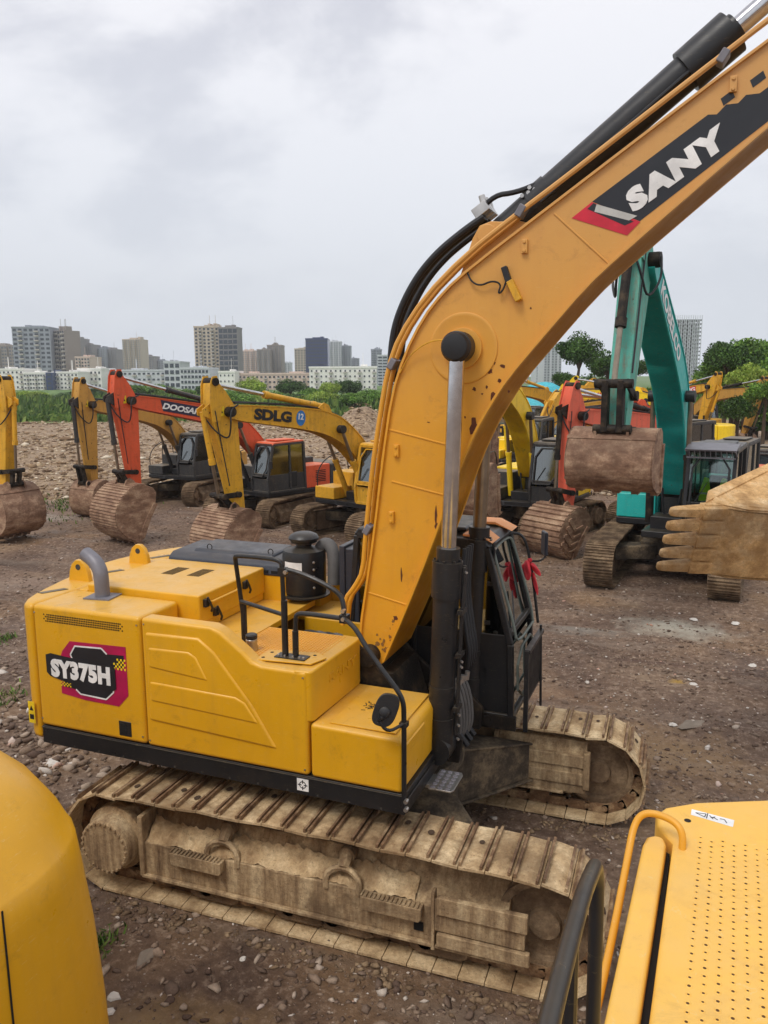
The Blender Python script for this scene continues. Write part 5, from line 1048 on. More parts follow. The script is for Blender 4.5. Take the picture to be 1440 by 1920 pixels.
def near_deck():
    root=thing('parked_excavator','yellow excavator deck with punched anti-slip holes and a white warning label, lower right corner','excavator',(2.65,-3.2,0),0)
    WDP=paint('worn_deck_paint',C(232,180,72),.45,.35,C(180,130,72),streak=.1)
    # local x right, y away (negative = towards the camera), z up
    m=MB(); pl=[(.10,-.36),(.03,-.24),(.02,-.14),(.06,-.06),(.2,.04),(.55,.19),(1.0,.24),(1.5,.25),(1.5,-3.0),(.02,-3.0),(.03,-1.53)]
    m.prism(pl,1.3,2.65,'xy'); d=m.build('deck',WDP,root,bevel=.03,seg=4)
    m=MB(); m.prism([(-.03,-.40),(-.015,-.33),(.02,-.30),(.062,-.31),(.074,-.37),(.0,-1.53),(.0,-3.0),(-.15,-3.0),(-.11,-1.55)],1.35,2.63,'xy'); m.build('side_rim',WDP,root,bevel=.025,seg=4)
    m=MB(); m.prism([(.03,-.30),(.09,-.35),(.04,-1.53),(.03,-2.9),(-.03,-2.9),(-.03,-1.5),(.03,-.4)],1.4,2.57,'xy'); m.build('rubber_gap',GASK,root)
    m=MB(); k=0
    for c in range(10):
        for r in range(34):
            x=.20+c*.047+ (r%2)*.0; y=-.30-r*.043-(.02 if c%2 else 0); x+=.02-.062*(-y-.3)
            if x<.1: continue
            a=random.uniform(.8,1.15); rr=.0058*a
            ring=[(x+rr*1.15*math.cos(t),y+rr*math.sin(t),2.6505) for t in np.linspace(0,2*PI,9)[:-1]]
            m.m=0; ring2=[(x+rr*2.1*math.cos(t),y+rr*2.1*math.sin(t),2.6502) for t in np.linspace(0,2*PI,9)[:-1]]; up=[(x+rr*1.5*math.cos(t),y+rr*1.5*math.sin(t),2.653) for t in np.linspace(0,2*PI,9)[:-1]]; inn=[(x+rr*math.cos(t),y+rr*math.sin(t),2.6512) for t in np.linspace(0,2*PI,9)[:-1]]
            m.add(ring2+up+inn,[(i,(i+1)%8,8+(i+1)%8,8+i) for i in range(8)]+[(8+i,8+(i+1)%8,16+(i+1)%8,16+i) for i in range(8)])
            m.m=1; m.add(inn,[tuple(range(8))])
    tag(m.build('punched_holes',[d.data.materials[0],plain('rusty_hole',C(88,60,28),.9)],d),kind='stuff')
    m=MB(); put_poly(m,[(0,0),(.19,-.040),(.18,-.105),(-.005,-.055)],(.185,-.05,2.6505),(1,0,0),(0,1,0),0,.001); lb=m.build('warning_label',WHT,d,flat=True)
    m=MB()
    def ln(p,q,w=.0022): 
        p=np.array(p);q=np.array(q);t=(q-p)/np.linalg.norm(q-p);n_=np.array([-t[1],t[0]])*w; put_poly(m,[tuple(p-n_),tuple(q-n_),tuple(q+n_),tuple(p+n_)],(.19,-.055,2.652),(1,0,0),(0,1,0),0,.0006)
    for a,b in (((.012,-.025),(.06,-.02)),((.06,-.02),(.052,-.052)),((.052,-.052),(.012,-.025)),((.075,-.03),(.09,-.058)),((.08,-.05),(.10,-.035)),((.09,-.04),(.11,-.06)),((.12,-.045),(.14,-.045)),((.14,-.045),(.15,-.075)),((.068,-.012),(.06,-.062))): ln(a,b)
    m.build('warning_symbol',BDEC,lb,flat=True)
    m=MB(); m.cyl((.165,-.165,2.650),(.165,-.165,2.6515),.016,n=16); m.build('bolt_hole',DKM,d)
    m=MB(); m.tube(smooth([(.14,-.42,2.64),(.14,-.40,2.71),(.11,-.37,2.745),(.03,-.33,2.75),(-.04,-.32,2.735),(-.075,-.35,2.68),(-.09,-.45,2.58),(-.125,-.9,2.45),(-.19,-1.6,2.33)],3),.0165,12); m.build('grab_handle',YELB,root)
    m=MB(); T=np.array([-.10,-2.33,3.718])
    m.tube(smooth([(-.115,-3.35,3.90),(-.11,-2.6,3.78),tuple(T+np.array([0,-.05,.008])),tuple(T+np.array([.0,.0,-.02])),tuple(T+np.array([.005,.02,-.10])),(-.09,-2.30,2.6)],2),.0165,12)
    m.tube([(-.118,-2.62,3.76),(-.108,-2.60,2.6)],.014,10); m.tube([(-.10,-2.31,3.2),(-.115,-3.0,3.2)],.013,10)
    m.build('guard_rail',BLK,root)
    m=MB(); m.box(.1,1.4,-4.5,-.5,.9,1.3); m.box(-.2,.5,-5.0,0,0,.8); m.build('undercarriage',TRKD,root,bevel=.1)
near_deck()

# ------------------------------------------------------------------ ground sheet
def axis(a,b,step,far):
    c=list(np.arange(a,b,step)); lo=[a]; hi=[b]; k=step
    while hi[-1]<far: k*=1.13; hi.append(hi[-1]+k)
    k=step
    while lo[-1]>-far: k*=1.13; lo.append(lo[-1]-k)
    return np.array(lo[:0:-1]+c+hi)
def ground():
    X=axis(-24,12,.13,2600); Y=axis(-8,30,.13,2600); gx,gy=np.meshgrid(X,Y); z=gz(gx,gy); v=np.stack([gx,gy,z],-1).reshape(-1,3); nx=len(X); ny=len(Y)
    i=(np.arange(ny-1)[:,None]*nx+np.arange(nx-1)[None]).ravel(); f=np.stack([i,i+1,i+nx+1,i+nx],1)
    me=bpy.data.meshes.new('ground'); me.vertices.add(len(v)); me.vertices.foreach_set('co',v.ravel()); me.loops.add(f.size); me.loops.foreach_set('vertex_index',f.ravel().astype(np.int32)); me.polygons.add(len(f)); me.polygons.foreach_set('loop_start',np.arange(0,f.size,4,dtype=np.int32)); me.update(calc_edges=True); me.polygons.foreach_set('use_smooth',[True]*len(f))
    m,t,b=newmat('yard_mud')
    base=ramp(t,noise(t,.55,9,.62),[(.30,C(76,56,44)),(.44,C(119,94,76)),(.58,C(148,121,97)),(.70,C(180,155,125))])
    tan=ramp(t,noise(t,.28,5,.6,vec=(1,1,1)),[(.50,BW[0]),(.66,(.75,.75,.75,1))]); c=mixc(t,tan,base,C(160,124,82))
    fine=ramp(t,noise(t,9,9,.75),[(.36,C(48,37,32)),(.52,C(112,92,78)),(.64,C(188,168,148))]); c=mixc(t,.45,c,fine)
    vo=t.nodes.new('ShaderNodeTexVoronoi'); vo.inputs['Scale'].default_value=22; co=t.nodes.new('ShaderNodeTexCoord'); t.links.new(co.outputs['Object'],vo.inputs['Vector'])
    st=ramp(t,vo.outputs['Distance'],[(.16,BW[1]),(.26,BW[0])]); sepc=t.nodes.new('ShaderNodeSeparateColor'); t.links.new(vo.outputs['Color'],sepc.inputs[0])
    pick=ramp(t,sepc.outputs[0],[(.78,BW[0]),(.80,(.6,.6,.6,1))]); mul=t.nodes.new('ShaderNodeMath'); mul.operation='MULTIPLY'; t.links.new(st,mul.inputs[0]); t.links.new(pick,mul.inputs[1])
    sc_=ramp(t,sepc.outputs[1],[(0,C(150,130,112)),(.5,C(176,160,146)),(1,C(205,198,190))]); c=mixc(t,mul.outputs[0],c,sc_)
    # tracks and wheel-worn paler strips
    wr=ramp(t,noise(t,1.2,4,.5,vec=(.25,1.6,1)),[(.55,BW[0]),(.68,(.45,.45,.45,1))]); c=mixc(t,wr,c,C(150,134,118))
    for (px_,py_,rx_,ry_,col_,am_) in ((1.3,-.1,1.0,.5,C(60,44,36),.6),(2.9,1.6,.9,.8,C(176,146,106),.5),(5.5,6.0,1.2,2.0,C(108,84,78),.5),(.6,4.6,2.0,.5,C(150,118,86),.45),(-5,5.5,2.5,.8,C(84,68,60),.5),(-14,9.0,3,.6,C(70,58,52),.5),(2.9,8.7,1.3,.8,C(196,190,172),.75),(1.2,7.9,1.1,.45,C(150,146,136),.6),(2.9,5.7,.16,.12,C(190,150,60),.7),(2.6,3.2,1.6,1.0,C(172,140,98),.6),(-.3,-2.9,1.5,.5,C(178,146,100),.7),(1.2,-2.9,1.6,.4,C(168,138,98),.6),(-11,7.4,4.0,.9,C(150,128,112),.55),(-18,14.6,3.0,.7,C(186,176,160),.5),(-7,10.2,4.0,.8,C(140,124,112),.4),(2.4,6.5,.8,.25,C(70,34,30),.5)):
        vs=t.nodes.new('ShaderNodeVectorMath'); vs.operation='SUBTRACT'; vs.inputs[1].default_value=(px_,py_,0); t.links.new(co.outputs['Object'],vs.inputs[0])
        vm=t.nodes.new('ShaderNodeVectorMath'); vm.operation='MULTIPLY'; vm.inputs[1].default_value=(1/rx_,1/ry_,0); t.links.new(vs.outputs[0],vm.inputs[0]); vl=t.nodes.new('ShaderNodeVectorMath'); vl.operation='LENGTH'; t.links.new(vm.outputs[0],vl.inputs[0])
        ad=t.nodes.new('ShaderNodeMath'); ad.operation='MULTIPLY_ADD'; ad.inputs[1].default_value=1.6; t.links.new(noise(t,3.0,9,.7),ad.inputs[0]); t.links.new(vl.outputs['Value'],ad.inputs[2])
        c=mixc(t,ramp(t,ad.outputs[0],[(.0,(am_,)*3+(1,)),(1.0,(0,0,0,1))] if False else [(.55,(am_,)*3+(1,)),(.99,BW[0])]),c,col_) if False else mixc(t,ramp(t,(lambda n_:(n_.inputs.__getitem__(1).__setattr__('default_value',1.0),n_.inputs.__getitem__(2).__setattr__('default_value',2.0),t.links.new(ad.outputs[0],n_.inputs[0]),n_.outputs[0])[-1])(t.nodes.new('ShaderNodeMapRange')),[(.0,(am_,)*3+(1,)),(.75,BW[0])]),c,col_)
    # position masks: reddish rubble far field and green ground beyond it
    sepv=t.nodes.new('ShaderNodeSeparateXYZ'); t.links.new(co.outputs['Object'],sepv.inputs[0])
    dp=t.nodes.new('ShaderNodeVectorMath'); dp.operation='DOT_PRODUCT'; dp.inputs[1].default_value=(FX,FY,0); t.links.new(co.outputs['Object'],dp.inputs[0])
    off=CAMP[0]*FX+CAMP[1]*FY
    def mrange(a,b_):
        n=t.nodes.new('ShaderNodeMapRange'); n.inputs[1].default_value=a+off; n.inputs[2].default_value=b_+off; t.links.new(dp.outputs['Value'],n.inputs[0]); return n.outputs[0]
    rub=ramp(t,noise(t,3.0,9,.75),[(.34,C(98,78,60)),(.5,C(148,124,98)),(.66,C(192,170,140))]); c=mixc(t,mrange(30,33),c,rub)
    gr=ramp(t,noise(t,.4,8,.7),[(.34,C(52,78,32)),(.5,C(84,116,48)),(.66,C(120,142,66))]); c=mixc(t,mrange(84,88),c,gr)
    t.links.new(c,b.inputs['Base Color'])
    rg=ramp(t,noise(t,.8,5,.6),[(.35,(.55,)*3+(1,)),(.6,(.92,)*3+(1,))]); t.links.new(rg,b.inputs['Roughness']); b.inputs['Specular IOR Level'].default_value=.35
    wv=t.nodes.new('ShaderNodeTexWave'); wv.inputs['Scale'].default_value=1.5; wv.inputs['Distortion'].default_value=1.2; wv.inputs['Detail'].default_value=3; t.links.new(co.outputs['Object'],wv.inputs['Vector'])
    wm_=ramp(t,noise(t,1.0,3,.5,vec=(.22,1.3,1)),[(.52,BW[0]),(.60,(.8,.8,.8,1))]); wmm=mixc(t,1,wm_,wv.outputs[0],'MULTIPLY')
    h=t.nodes.new('ShaderNodeMath'); h.operation='MULTIPLY_ADD'; h.inputs[1].default_value=.8; t.links.new(wmm,h.inputs[0]); t.links.new(noise(t,12,10,.78),h.inputs[2]); bump(t,b,h.outputs[0],1.0,.06)
    me.materials.append(m); o=bpy.data.objects.new('ground',me); COL.objects.link(o); tag(o,kind='structure',label='dark brown churned mud yard strewn with gravel, reddish rubble field behind'); return o
ground()
def stone_mat(name,stops,scale=40):
    m,t,b=newmat(name); co=t.nodes.new('ShaderNodeTexCoord'); g=t.nodes.new('ShaderNodeNewGeometry')
    c=ramp(t,g.outputs['Random Per Island'],stops,'CONSTANT' if False else 'LINEAR'); n=ramp(t,noise(t,scale,6,.7),[(.3,(.6,.6,.6,1)),(.7,(1.15,1.15,1.15,1))]); c=mixc(t,.7,c,n,'MULTIPLY')
    t.links.new(c,b.inputs['Base Color']); b.inputs['Roughness'].default_value=.9; b.inputs['Specular IOR Level'].default_value=.2; bump(t,b,noise(t,scale*2,5),.4,.01); return m
ICO=None
def scatter(name,xy,size,mat,label,flat=.6,sink=.25,zf=None,spike=.28,big=False):
    """one mesh of many irregular stones (jittered octahedral / cuboid lumps)"""
    global ICO
    import bmesh
    if ICO is None:
        bm=bmesh.new(); bmesh.ops.create_icosphere(bm,subdivisions=1,radius=1); ICO=(np.array([v.co[:] for v in bm.verts]),np.array([[v.index for v in f.verts] for f in bm.faces])); bm.free()
    V0,F0=ICO
    spike=.5 if big is not False else spike
    if big is False and len(xy)>9000:
        V0=np.array([(1,0,0),(0,1,0),(-1,0,0),(0,-1,0),(0,0,1),(0,0,-1),(.7,.7,.5),(-.7,.6,.55)],float); F0=np.array([(0,6,4),(6,1,4),(1,7,4),(7,2,4),(2,3,4),(3,0,4),(0,5,1),(1,5,2),(2,5,3),(3,5,0),(0,1,6),(1,2,7)])
    n=len(xy); k=len(V0); a=rng.random(n)*2*PI; ca,sa=np.cos(a),np.sin(a)
    st=np.stack([1+rng.random(n)*.7,.7+rng.random(n)*.4,flat*(.6+rng.random(n)*.8)],1)
    P=V0[None]*(1+(rng.random((n,k,1))-.5)*2*spike)*st[:,None]*size[:,None,None]
    t_=(rng.random(n)-.5)*.9; c2,s2=np.cos(t_)[:,None],np.sin(t_)[:,None]; y=P[...,1]*c2-P[...,2]*s2; zz=P[...,1]*s2+P[...,2]*c2
    x=P[...,0]*ca[:,None]-y*sa[:,None]; y=P[...,0]*sa[:,None]+y*ca[:,None]
    gzv=gz(xy[:,0],xy[:,1]) if zf is None else zf
    V=np.stack([x+xy[:,0][:,None],y+xy[:,1][:,None],zz+(gzv+size*(1-sink)*st[:,2]*.5)[:,None]],-1).reshape(-1,3)
    F=(F0[None]+(np.arange(n)*k)[:,None,None]).reshape(-1,3)
    me=bpy.data.meshes.new(name); me.vertices.add(len(V)); me.vertices.foreach_set('co',V.ravel()); me.loops.add(F.size); me.loops.foreach_set('vertex_index',F.ravel().astype(np.int32)); me.polygons.add(len(F)); me.polygons.foreach_set('loop_start',np.arange(0,F.size,3,dtype=np.int32)); me.update(calc_edges=True)
    me.materials.append(mat); o=bpy.data.objects.new(name,me); COL.objects.link(o); tag(o,label=label,kind='stuff'); return o
def region(n,d0,d1,spread=.55,pw=1.0):
    d=d0+(d1-d0)*rng.random(n)**pw; s=(rng.random(n)*2-1)*(d*spread+.8); x=CAMP[0]+FX*d+math.cos(YAW)*s; y=CAMP[1]+FY*d+math.sin(YAW)*s; return np.stack([x,y],1),d,s
GRV=stone_mat('gravel_stone',[(0,C(90,72,62)),(.4,C(120,102,88)),(.7,C(146,126,108)),(.9,C(172,154,136)),(.97,C(210,202,192)),(1,C(190,146,124))])
RBL=stone_mat('rubble_stone',[(0,C(92,72,56)),(.3,C(132,108,84)),(.6,C(164,138,108)),(.85,C(194,172,140)),(1,C(228,216,194))],12)
def clump(xy,th,sc,seed):   # keep the points where the patch noise is high
    k=vn(xy[:,0],xy[:,1],sc,seed)+vn(xy[:,0],xy[:,1],sc*.35,seed+1)*.6; return k>th
xy,d,s=region(42000,3.0,14,.62); kp=clump(xy,-.12,1.7,21); xy=xy[kp]; scatter('gravel',xy,.003+.015*rng.random(len(xy))**4*1.6,GRV,'fine loose gravel on the mud around the nearest excavator',sink=.4)
xy,d,s=region(9000,3.0,14,.62); kp=clump(xy,.12,2.2,31); xy=xy[kp][:3000]; scatter('gravel',xy,.010+.034*rng.random(len(xy))**4,GRV,'coarser grey and tan pebbles in patches beside the tracks',sink=.3,big=True)
# stones lying in the foreground between the tracks and the camera
c_=[groundpix(random.uniform(160,1040),random.uniform(1700,1990)) for _ in range(420)]; xy=np.array([(p.x,p.y) for p in c_ ]); xy=xy[xy[:,1]<-1.75]; scatter('gravel',xy,.008+.046*rng.random(len(xy))**4,GRV,'pale broken stones in the foreground in front of the near track',sink=.25,big=True)
c_=[groundpix(random.gauss(70,70),random.gauss(1390,55)) for _ in range(520)]; xy=np.array([(p.x,p.y) for p in c_]); scatter('gravel',xy,.02+.05*rng.random(len(xy))**2.5,GRV,'heap of grey broken stones behind the counterweight',sink=.2,big=True)
xy,d,s=region(30000,12,31.5,.52); scatter('gravel',xy,.007+.03*rng.random(len(xy))**4,GRV,'scattered gravel between the parked machines',sink=.4)
xy,d,s=region(60000,31.5,88,.60,1.35); kp=(s<10); xy=xy[kp]; d=d[kp]; scatter('rubble',xy,(.014+.07*rng.random(len(xy))**5+.12*(rng.random(len(xy))>.993))*(1+d/70),RBL,'reddish broken rubble covering the field behind the machines',flat=.5,sink=.2)

def litter():
    PAP=plain('dirty_white_scrap',C(206,200,190),.8,0,.4,20); CRD=plain('grey_brown_board',C(128,116,102),.85,0,.4,20)
    spots=[(1262,1352,.10,'white crumpled scrap beside the brown board on the mud','w'),(1300,1352,.22,'flat grey brown board lying on the mud','b'),(1300,1282,.10,'white scrap beside the small ochre stain','w'),(1412,1240,.12,'white scrap near the right edge of the mud','w'),(1380,1165,.14,'crumpled white scrap under the teal machine\'s right track','w'),(1300,1158,.12,'pale crumpled bag between the teal machine\'s tracks','w'),(1190,1390,.07,'small white scrap by the far track end','w'),(275,1795,.12,'flat pale stone slab in the foreground gravel','b'),(215,1870,.09,'large white stone in the foreground by the yellow counterweight','w'),(205,1900,.07,'smaller white stone just below the large one','w'),(455,1800,.05,'white stone alone in front of the near track','w'),(100,1430,.16,'white torn bag on the stone heap behind the counterweight','w')]
    for (px,py,sz,lb,k) in spots:
        p=groundpix(px,py); m=MB(); n=9; z=float(gz(p.x,p.y))
        pts=[(sz*(1.3 if k=='b' else .8)*math.cos(2*PI*i/n)*random.uniform(.6,1.1),sz*.6*math.sin(2*PI*i/n)*random.uniform(.6,1.1)) for i in range(n)]
        h=.02 if k=='b' else sz*.2
        v=[(a,b_,0) for a,b_ in pts]+[(a*.75+random.uniform(-.1,.1)*sz,b_*.75,h*random.uniform(.5,1.1)) for a,b_ in pts]+[(0,0,h*1.1)]
        m.add(v,[(i,(i+1)%n,n+(i+1)%n,n+i) for i in range(n)]+[(n+i,n+(i+1)%n,2*n) for i in range(n)]); o=m.build('scrap' if 'stone' not in lb else 'stone',CRD if k=='b' else PAP,None,flat=True); o.location=(p.x,p.y,z+.004); o.rotation_euler=(0,0,random.random()*3); tag(o,lb,'scrap' if 'stone' not in lb else 'stone','litter and loose stones on the mud')
litter()

# ------------------------------------------------------------------ vegetation
def leafmat(name,a,b_,c_):
    m,t,b=newmat(name); g=t.nodes.new('ShaderNodeNewGeometry'); c=ramp(t,g.outputs['Random Per Island'],[(0,a),(.5,b_),(1,c_)])
    big=ramp(t,noise(t,.9,4),[(.35,(.55,.55,.55,1)),(.65,(1.25,1.25,1.1,1))]); c=mixc(t,1,c,big,'MULTIPLY')
    t.links.new(c,b.inputs['Base Color']); b.inputs['Roughness'].default_value=.6; b.inputs['Specular IOR Level'].default_value=.25; return m
LFD=leafmat('dark_leaves',C(40,66,28),C(62,94,40),C(92,124,56)); LFM=leafmat('mid_green_leaves',C(68,104,40),C(98,138,52),C(136,168,72)); LFL=leafmat('light_green_leaves',C(110,140,50),C(148,174,70),C(184,200,98))
GRS=leafmat('tall_grass',C(58,86,38),C(86,116,50),C(132,150,78)); BARK=plain('bark',C(78,64,50),.9,0,.5,20)
def leaves(rad,n,size,clumps,seed,squash=.8,zc=0):
    r0=np.random.default_rng(seed); cc=[]
    for k in range(clumps):
        v=r0.normal(size=3); v/=np.linalg.norm(v); v[2]=abs(v[2])*.9-.15; cc.append((v*rad*r0.uniform(.35,.80)*np.array([1,1,squash]),rad*r0.uniform(.24,.42)))
    per=n//clumps; V=[];
    for c,rr in cc:
        p=r0.normal(size=(per,3)); p/=np.linalg.norm(p,axis=1)[:,None]; p=c+p*(rr*(.55+.5*r0.random(per)**.6))[:,None]*np.array([1,1,.75])
        V.append(p)
    P=np.concatenate(V); m=len(P); a=r0.normal(size=(m,3)); a/=np.linalg.norm(a,axis=1)[:,None]; b=np.cross(a,r0.normal(size=(m,3))); b/=np.linalg.norm(b,axis=1)[:,None]; s=size*(.5+r0.random((m,1)))
    P[:,2]+=zc
    Q=np.stack([P-a*s,P-b*s*.5,P+a*s,P+b*s*.5],1).reshape(-1,3); F=np.arange(m*4).reshape(-1,4); return Q,F,cc
def quickmesh(name,V,F,mat):
    me=bpy.data.meshes.new(name); k=F.shape[1]; me.vertices.add(len(V)); me.vertices.foreach_set('co',np.ascontiguousarray(V,dtype=np.float32).ravel()); me.loops.add(F.size); me.loops.foreach_set('vertex_index',F.ravel().astype(np.int32)); me.polygons.add(len(F)); me.polygons.foreach_set('loop_start',np.arange(0,F.size,k,dtype=np.int32)); me.update(calc_edges=True); me.materials.append(mat); return me
_cr={}
def crown(kind,seed):
    key=(kind,seed)
    if key not in _cr:
        mat=dict(dark=LFD,mid=LFM,light=LFL)[kind]; V,F,cc=leaves(1.0,9000,.044,30,seed,.9); me=quickmesh('crown',V,F,mat)
        m=MB(); m.tube([(0,0,-5),(.02,.02,-1.3),(.03,.02,-.7),(-.03,.0,-.2),(.04,.02,.3)],[.09,.075,.06,.04,.015],8)
        for c,rr in cc[:12]: m.tube([(0,0,-.55+random.random()*.4),tuple(c*.5),tuple(c)],[.035,.02,.008],6)
        ob=m.build('trunk',BARK); tm=ob.data; bpy.data.objects.remove(ob); _cr[key]=(me,tm)
    return _cr[key]
def tree(px,ytop,wpx,d,kind,seed,label,cat='tree',base=0,group='trees and bushes beyond the yard',low=1.0):
    p=pix(px,705,d); zt=4.75+(705-ytop)/FPX*d; w=wpx/FPX*d/2
    h=max(zt-base,1.0); rz=min(w*1.1,h*.5) if low==1 else h*low*.5
    o=thing('tree' if cat=='tree' else 'bush',label,cat,(p.x,p.y,base),random.random()*6,group)
    cm,tm=crown(kind,seed)
    c=bpy.data.objects.new('crown',cm); COL.objects.link(c); c.parent=o; c.location=(0,0,h-rz*.86); c.scale=(w,w,rz)
    t=bpy.data.objects.new('trunk',tm); COL.objects.link(t); t.parent=o; t.location=(0,0,h-rz*.86); t.scale=(w,w,rz)
    return o
wd=['tall','low','broad','narrow','rounded','ragged']
TR=[(1085,622,100,62,'dark',1,'tall dark tree with a bare trunk rising between the front boom and the teal stick'),(1140,650,90,66,'dark',2,'dark tree right behind the teal machine\'s hanging stick'),(1190,668,60,70,'dark',3,'dark tree seen through the gap between teal stick and teal boom'),
(1362,636,95,56,'dark',4,'tall dark green tree right of the unfinished tower'),(1425,628,90,60,'mid',5,'tall mid green tree at the right edge of the photo'),(1330,690,60,64,'mid',1,'low green tree left of the tall dark one, above the ochre sticks'),(1400,676,90,50,'light',2,'pale green tree in front of the tall trees at the right edge'),(1440,700,90,44,'mid',3,'bushy green tree lowest at the right edge above the dark cabs'),(1390,735,80,46,'dark',4,'dark bush behind the drooping ochre stick',),(1475,640,120,50,'mid',2,'green tree mostly outside the right edge'),
(470,703,70,120,'light',1,'pale willow-like tree above the yellow arm cylinder'),(545,704,62,130,'dark',2,'dark rounded tree above the SDLG lettering'),(618,708,48,120,'light',3,'pale green tree left of the dark one above the round blue badge'),(652,702,56,125,'dark',5,'dark spreading tree in front of the white building'),(583,722,60,115,'mid',4,'mid green bush between the dark and the pale tree'),(695,726,60,110,'mid',1,'green bush just left of the front boom'),(640,738,70,108,'mid',2,'low green bush under the dark spreading tree'),(430,722,60,112,'mid',3,'green bush under the chromed rod of the yellow arm cylinder'),(505,726,70,112,'mid',5,'mid green bush below the dark rounded tree'),
(75,735,60,150,'dark',1,'low dark bush in front of the white campus building'),(112,738,56,150,'dark',2,'dark bush just left of the ochre stick head'),(38,742,50,152,'mid',3,'green bush beside the left yellow stick'),(180,722,50,160,'dark',4,'dark bush between ochre and orange stick heads'),(250,712,60,150,'mid',5,'green bush right of the orange stick head'),(300,716,70,150,'mid',1,'broad green bush above the orange boom'),(345,724,60,150,'mid',2,'green bush left of the yellow stick head'),(385,716,46,150,'dark',3,'dark bush behind the yellow stick head'),(720,735,40,112,'dark',4,'dark bush hidden mostly by the front boom'),(205,735,40,140,'mid',3,'low green bush under the orange stick head')]
_r=random.Random(11)
_HL=['%s %s bush in the hedge %s']
_where=['under the dark blue office block','under the pinkish long building','below the beige tower','below the white low wing','left of the round blue badge','behind the round blue badge','right of the round blue badge','behind the yellow boom bend','over the SDLG lettering','over the chromed rod','beside the front boom near the rubble mound','below the white two-storey building','between the yellow stick head and the willow','behind the orange boom','above the DOOSAN lettering','beneath the white sheds','beneath the white campus wing','left of the blue glass strip','right of the ochre stick head','at the far left edge']
_px=[596,520,405,440,560,578,606,640,500,455,704,665,372,320,282,225,140,60,196,10]
_wd=['dense','loose','leafy','ragged','rounded']
for k,(w_,x_) in enumerate(zip(_where,_px)):
    far=x_<340; dd=_r.uniform(152,165) if far else _r.uniform(100,112)
    TR.append((x_,(728 if far else 730)+_r.uniform(-4,6),_r.uniform(62,90),dd,_r.choice(['mid','dark','mid','light']),1+k%5,'%s green bush %s'%(_wd[k%5],w_)))
for k,(x_,yt,w_,k_,lb_) in enumerate([(1345,668,110,'mid','leafy tree right behind the dark tree by the unfinished tower'),(1410,650,120,'dark','dark tree between the two tallest trees at the right'),(1385,700,110,'light','pale leafy tree low over the drooping sticks'),(1440,745,110,'mid','green tree low at the right edge over the coral machine'),(1420,785,90,'dark','dark bush right above the grey machine roof'),(1330,735,70,'mid','green bush behind the ochre stick head'),(1455,690,120,'light','pale green tree cut by the right edge'),(1448,632,150,'mid','tall leafy tree filling the right edge above the pale trees'),(1378,628,120,'mid','broad leafy tree top between the tower and the right edge'),(1412,662,150,'light','wide pale crown under the tall trees at the right'),(1462,720,150,'dark','dark mass of branches low at the right edge'),(1120,690,110,'dark','lower crown of dark tree between coral and teal sticks'),(1060,690,60,'dark','small dark tree over the tarpaulin heap'),(1215,720,80,'mid','green bush glimpsed behind the teal boom')]):
    TR.append((x_,yt,w_,58 if x_>1250 else 72,k_,1+k%5,lb_))
for q in TR:
    px,yt,w,d,k,sd_,lab=q
    tree(px,yt,w,d,k,sd_,lab,cat='tree' if ('tree' in lab) else 'bush',low=1.0)
# tall grass belt
def grass():
    n=48000; d=88+75*rng.random(n)**1.2; s=(rng.random(n)*2-1)*(d*.52); s=s[:]; x=CAMP[0]+FX*d+math.cos(YAW)*s; y=CAMP[1]+FY*d+math.sin(YAW)*s
    h=(.4+1.2*rng.random(n)**1.5)*(1+.9*vn(x,y,7,41)*2)+.9*np.clip(vn(x,y,3,43),0,1); w=.12+.22*rng.random(n); a=rng.random(n)*PI; lx,ly=np.cos(a)*w,np.sin(a)*w; z=gz(x,y)-.1; tx=(rng.random(n)-.5)*.5; ty=(rng.random(n)-.5)*.5
    Q=np.stack([np.stack([x-lx,y-ly,z],1),np.stack([x+lx,y+ly,z],1),np.stack([x+lx*.7+tx,y+ly*.7+ty,z+h],1),np.stack([x-lx*.6+tx,y-ly*.6+ty,z+h*.85],1)],1).reshape(-1,3)
    o=bpy.data.objects.new('grass',quickmesh('grass',Q,np.arange(n*4).reshape(-1,4),GRS)); COL.objects.link(o); tag(o,label='tall green grass and weeds beyond the rubble field',kind='stuff')
    # weeds near the yard edge and tufts
    pts=[]
    for (px,py,sp,nn_) in ((180,1775,12,160),(80,950,60,260),(900,930,18,140),(5,1310,16,120),(10,1200,8,60),(130,945,30,160),(880,945,15,100),(100,965,60,120)):
        c=groundpix(px,py); r=sp/FPX*(c-Vector(CAMP)).length
        for _ in range(nn_): pts.append((c.x+random.gauss(0,r),c.y+random.gauss(0,r*1.6),.02+.05*random.random()+ .0018*(c-Vector(CAMP)).length))
    P=np.array(pts); n=len(P); a=rng.random(n)*PI*2; w=.006+.0006*np.hypot(P[:,0]-CAMP[0],P[:,1]-CAMP[1]); z=gz(P[:,0],P[:,1]); lx,ly=np.cos(a)*w,np.sin(a)*w; tx=(rng.random(n)-.5)*.12; ty=(rng.random(n)-.5)*.12
    Q=np.stack([np.stack([P[:,0]-lx,P[:,1]-ly,z],1),np.stack([P[:,0]+lx,P[:,1]+ly,z],1),np.stack([P[:,0]+lx*.5+tx,P[:,1]+ly*.5+ty,z+P[:,2]],1),np.stack([P[:,0]-lx*.2+tx,P[:,1]-ly*.2+ty,z+P[:,2]],1)],1).reshape(-1,3)
    o=bpy.data.objects.new('weeds',quickmesh('weeds',Q,np.arange(n*4).reshape(-1,4),GRS)); COL.objects.link(o); tag(o,label='small tufts of weeds growing out of the mud',kind='stuff')
grass()

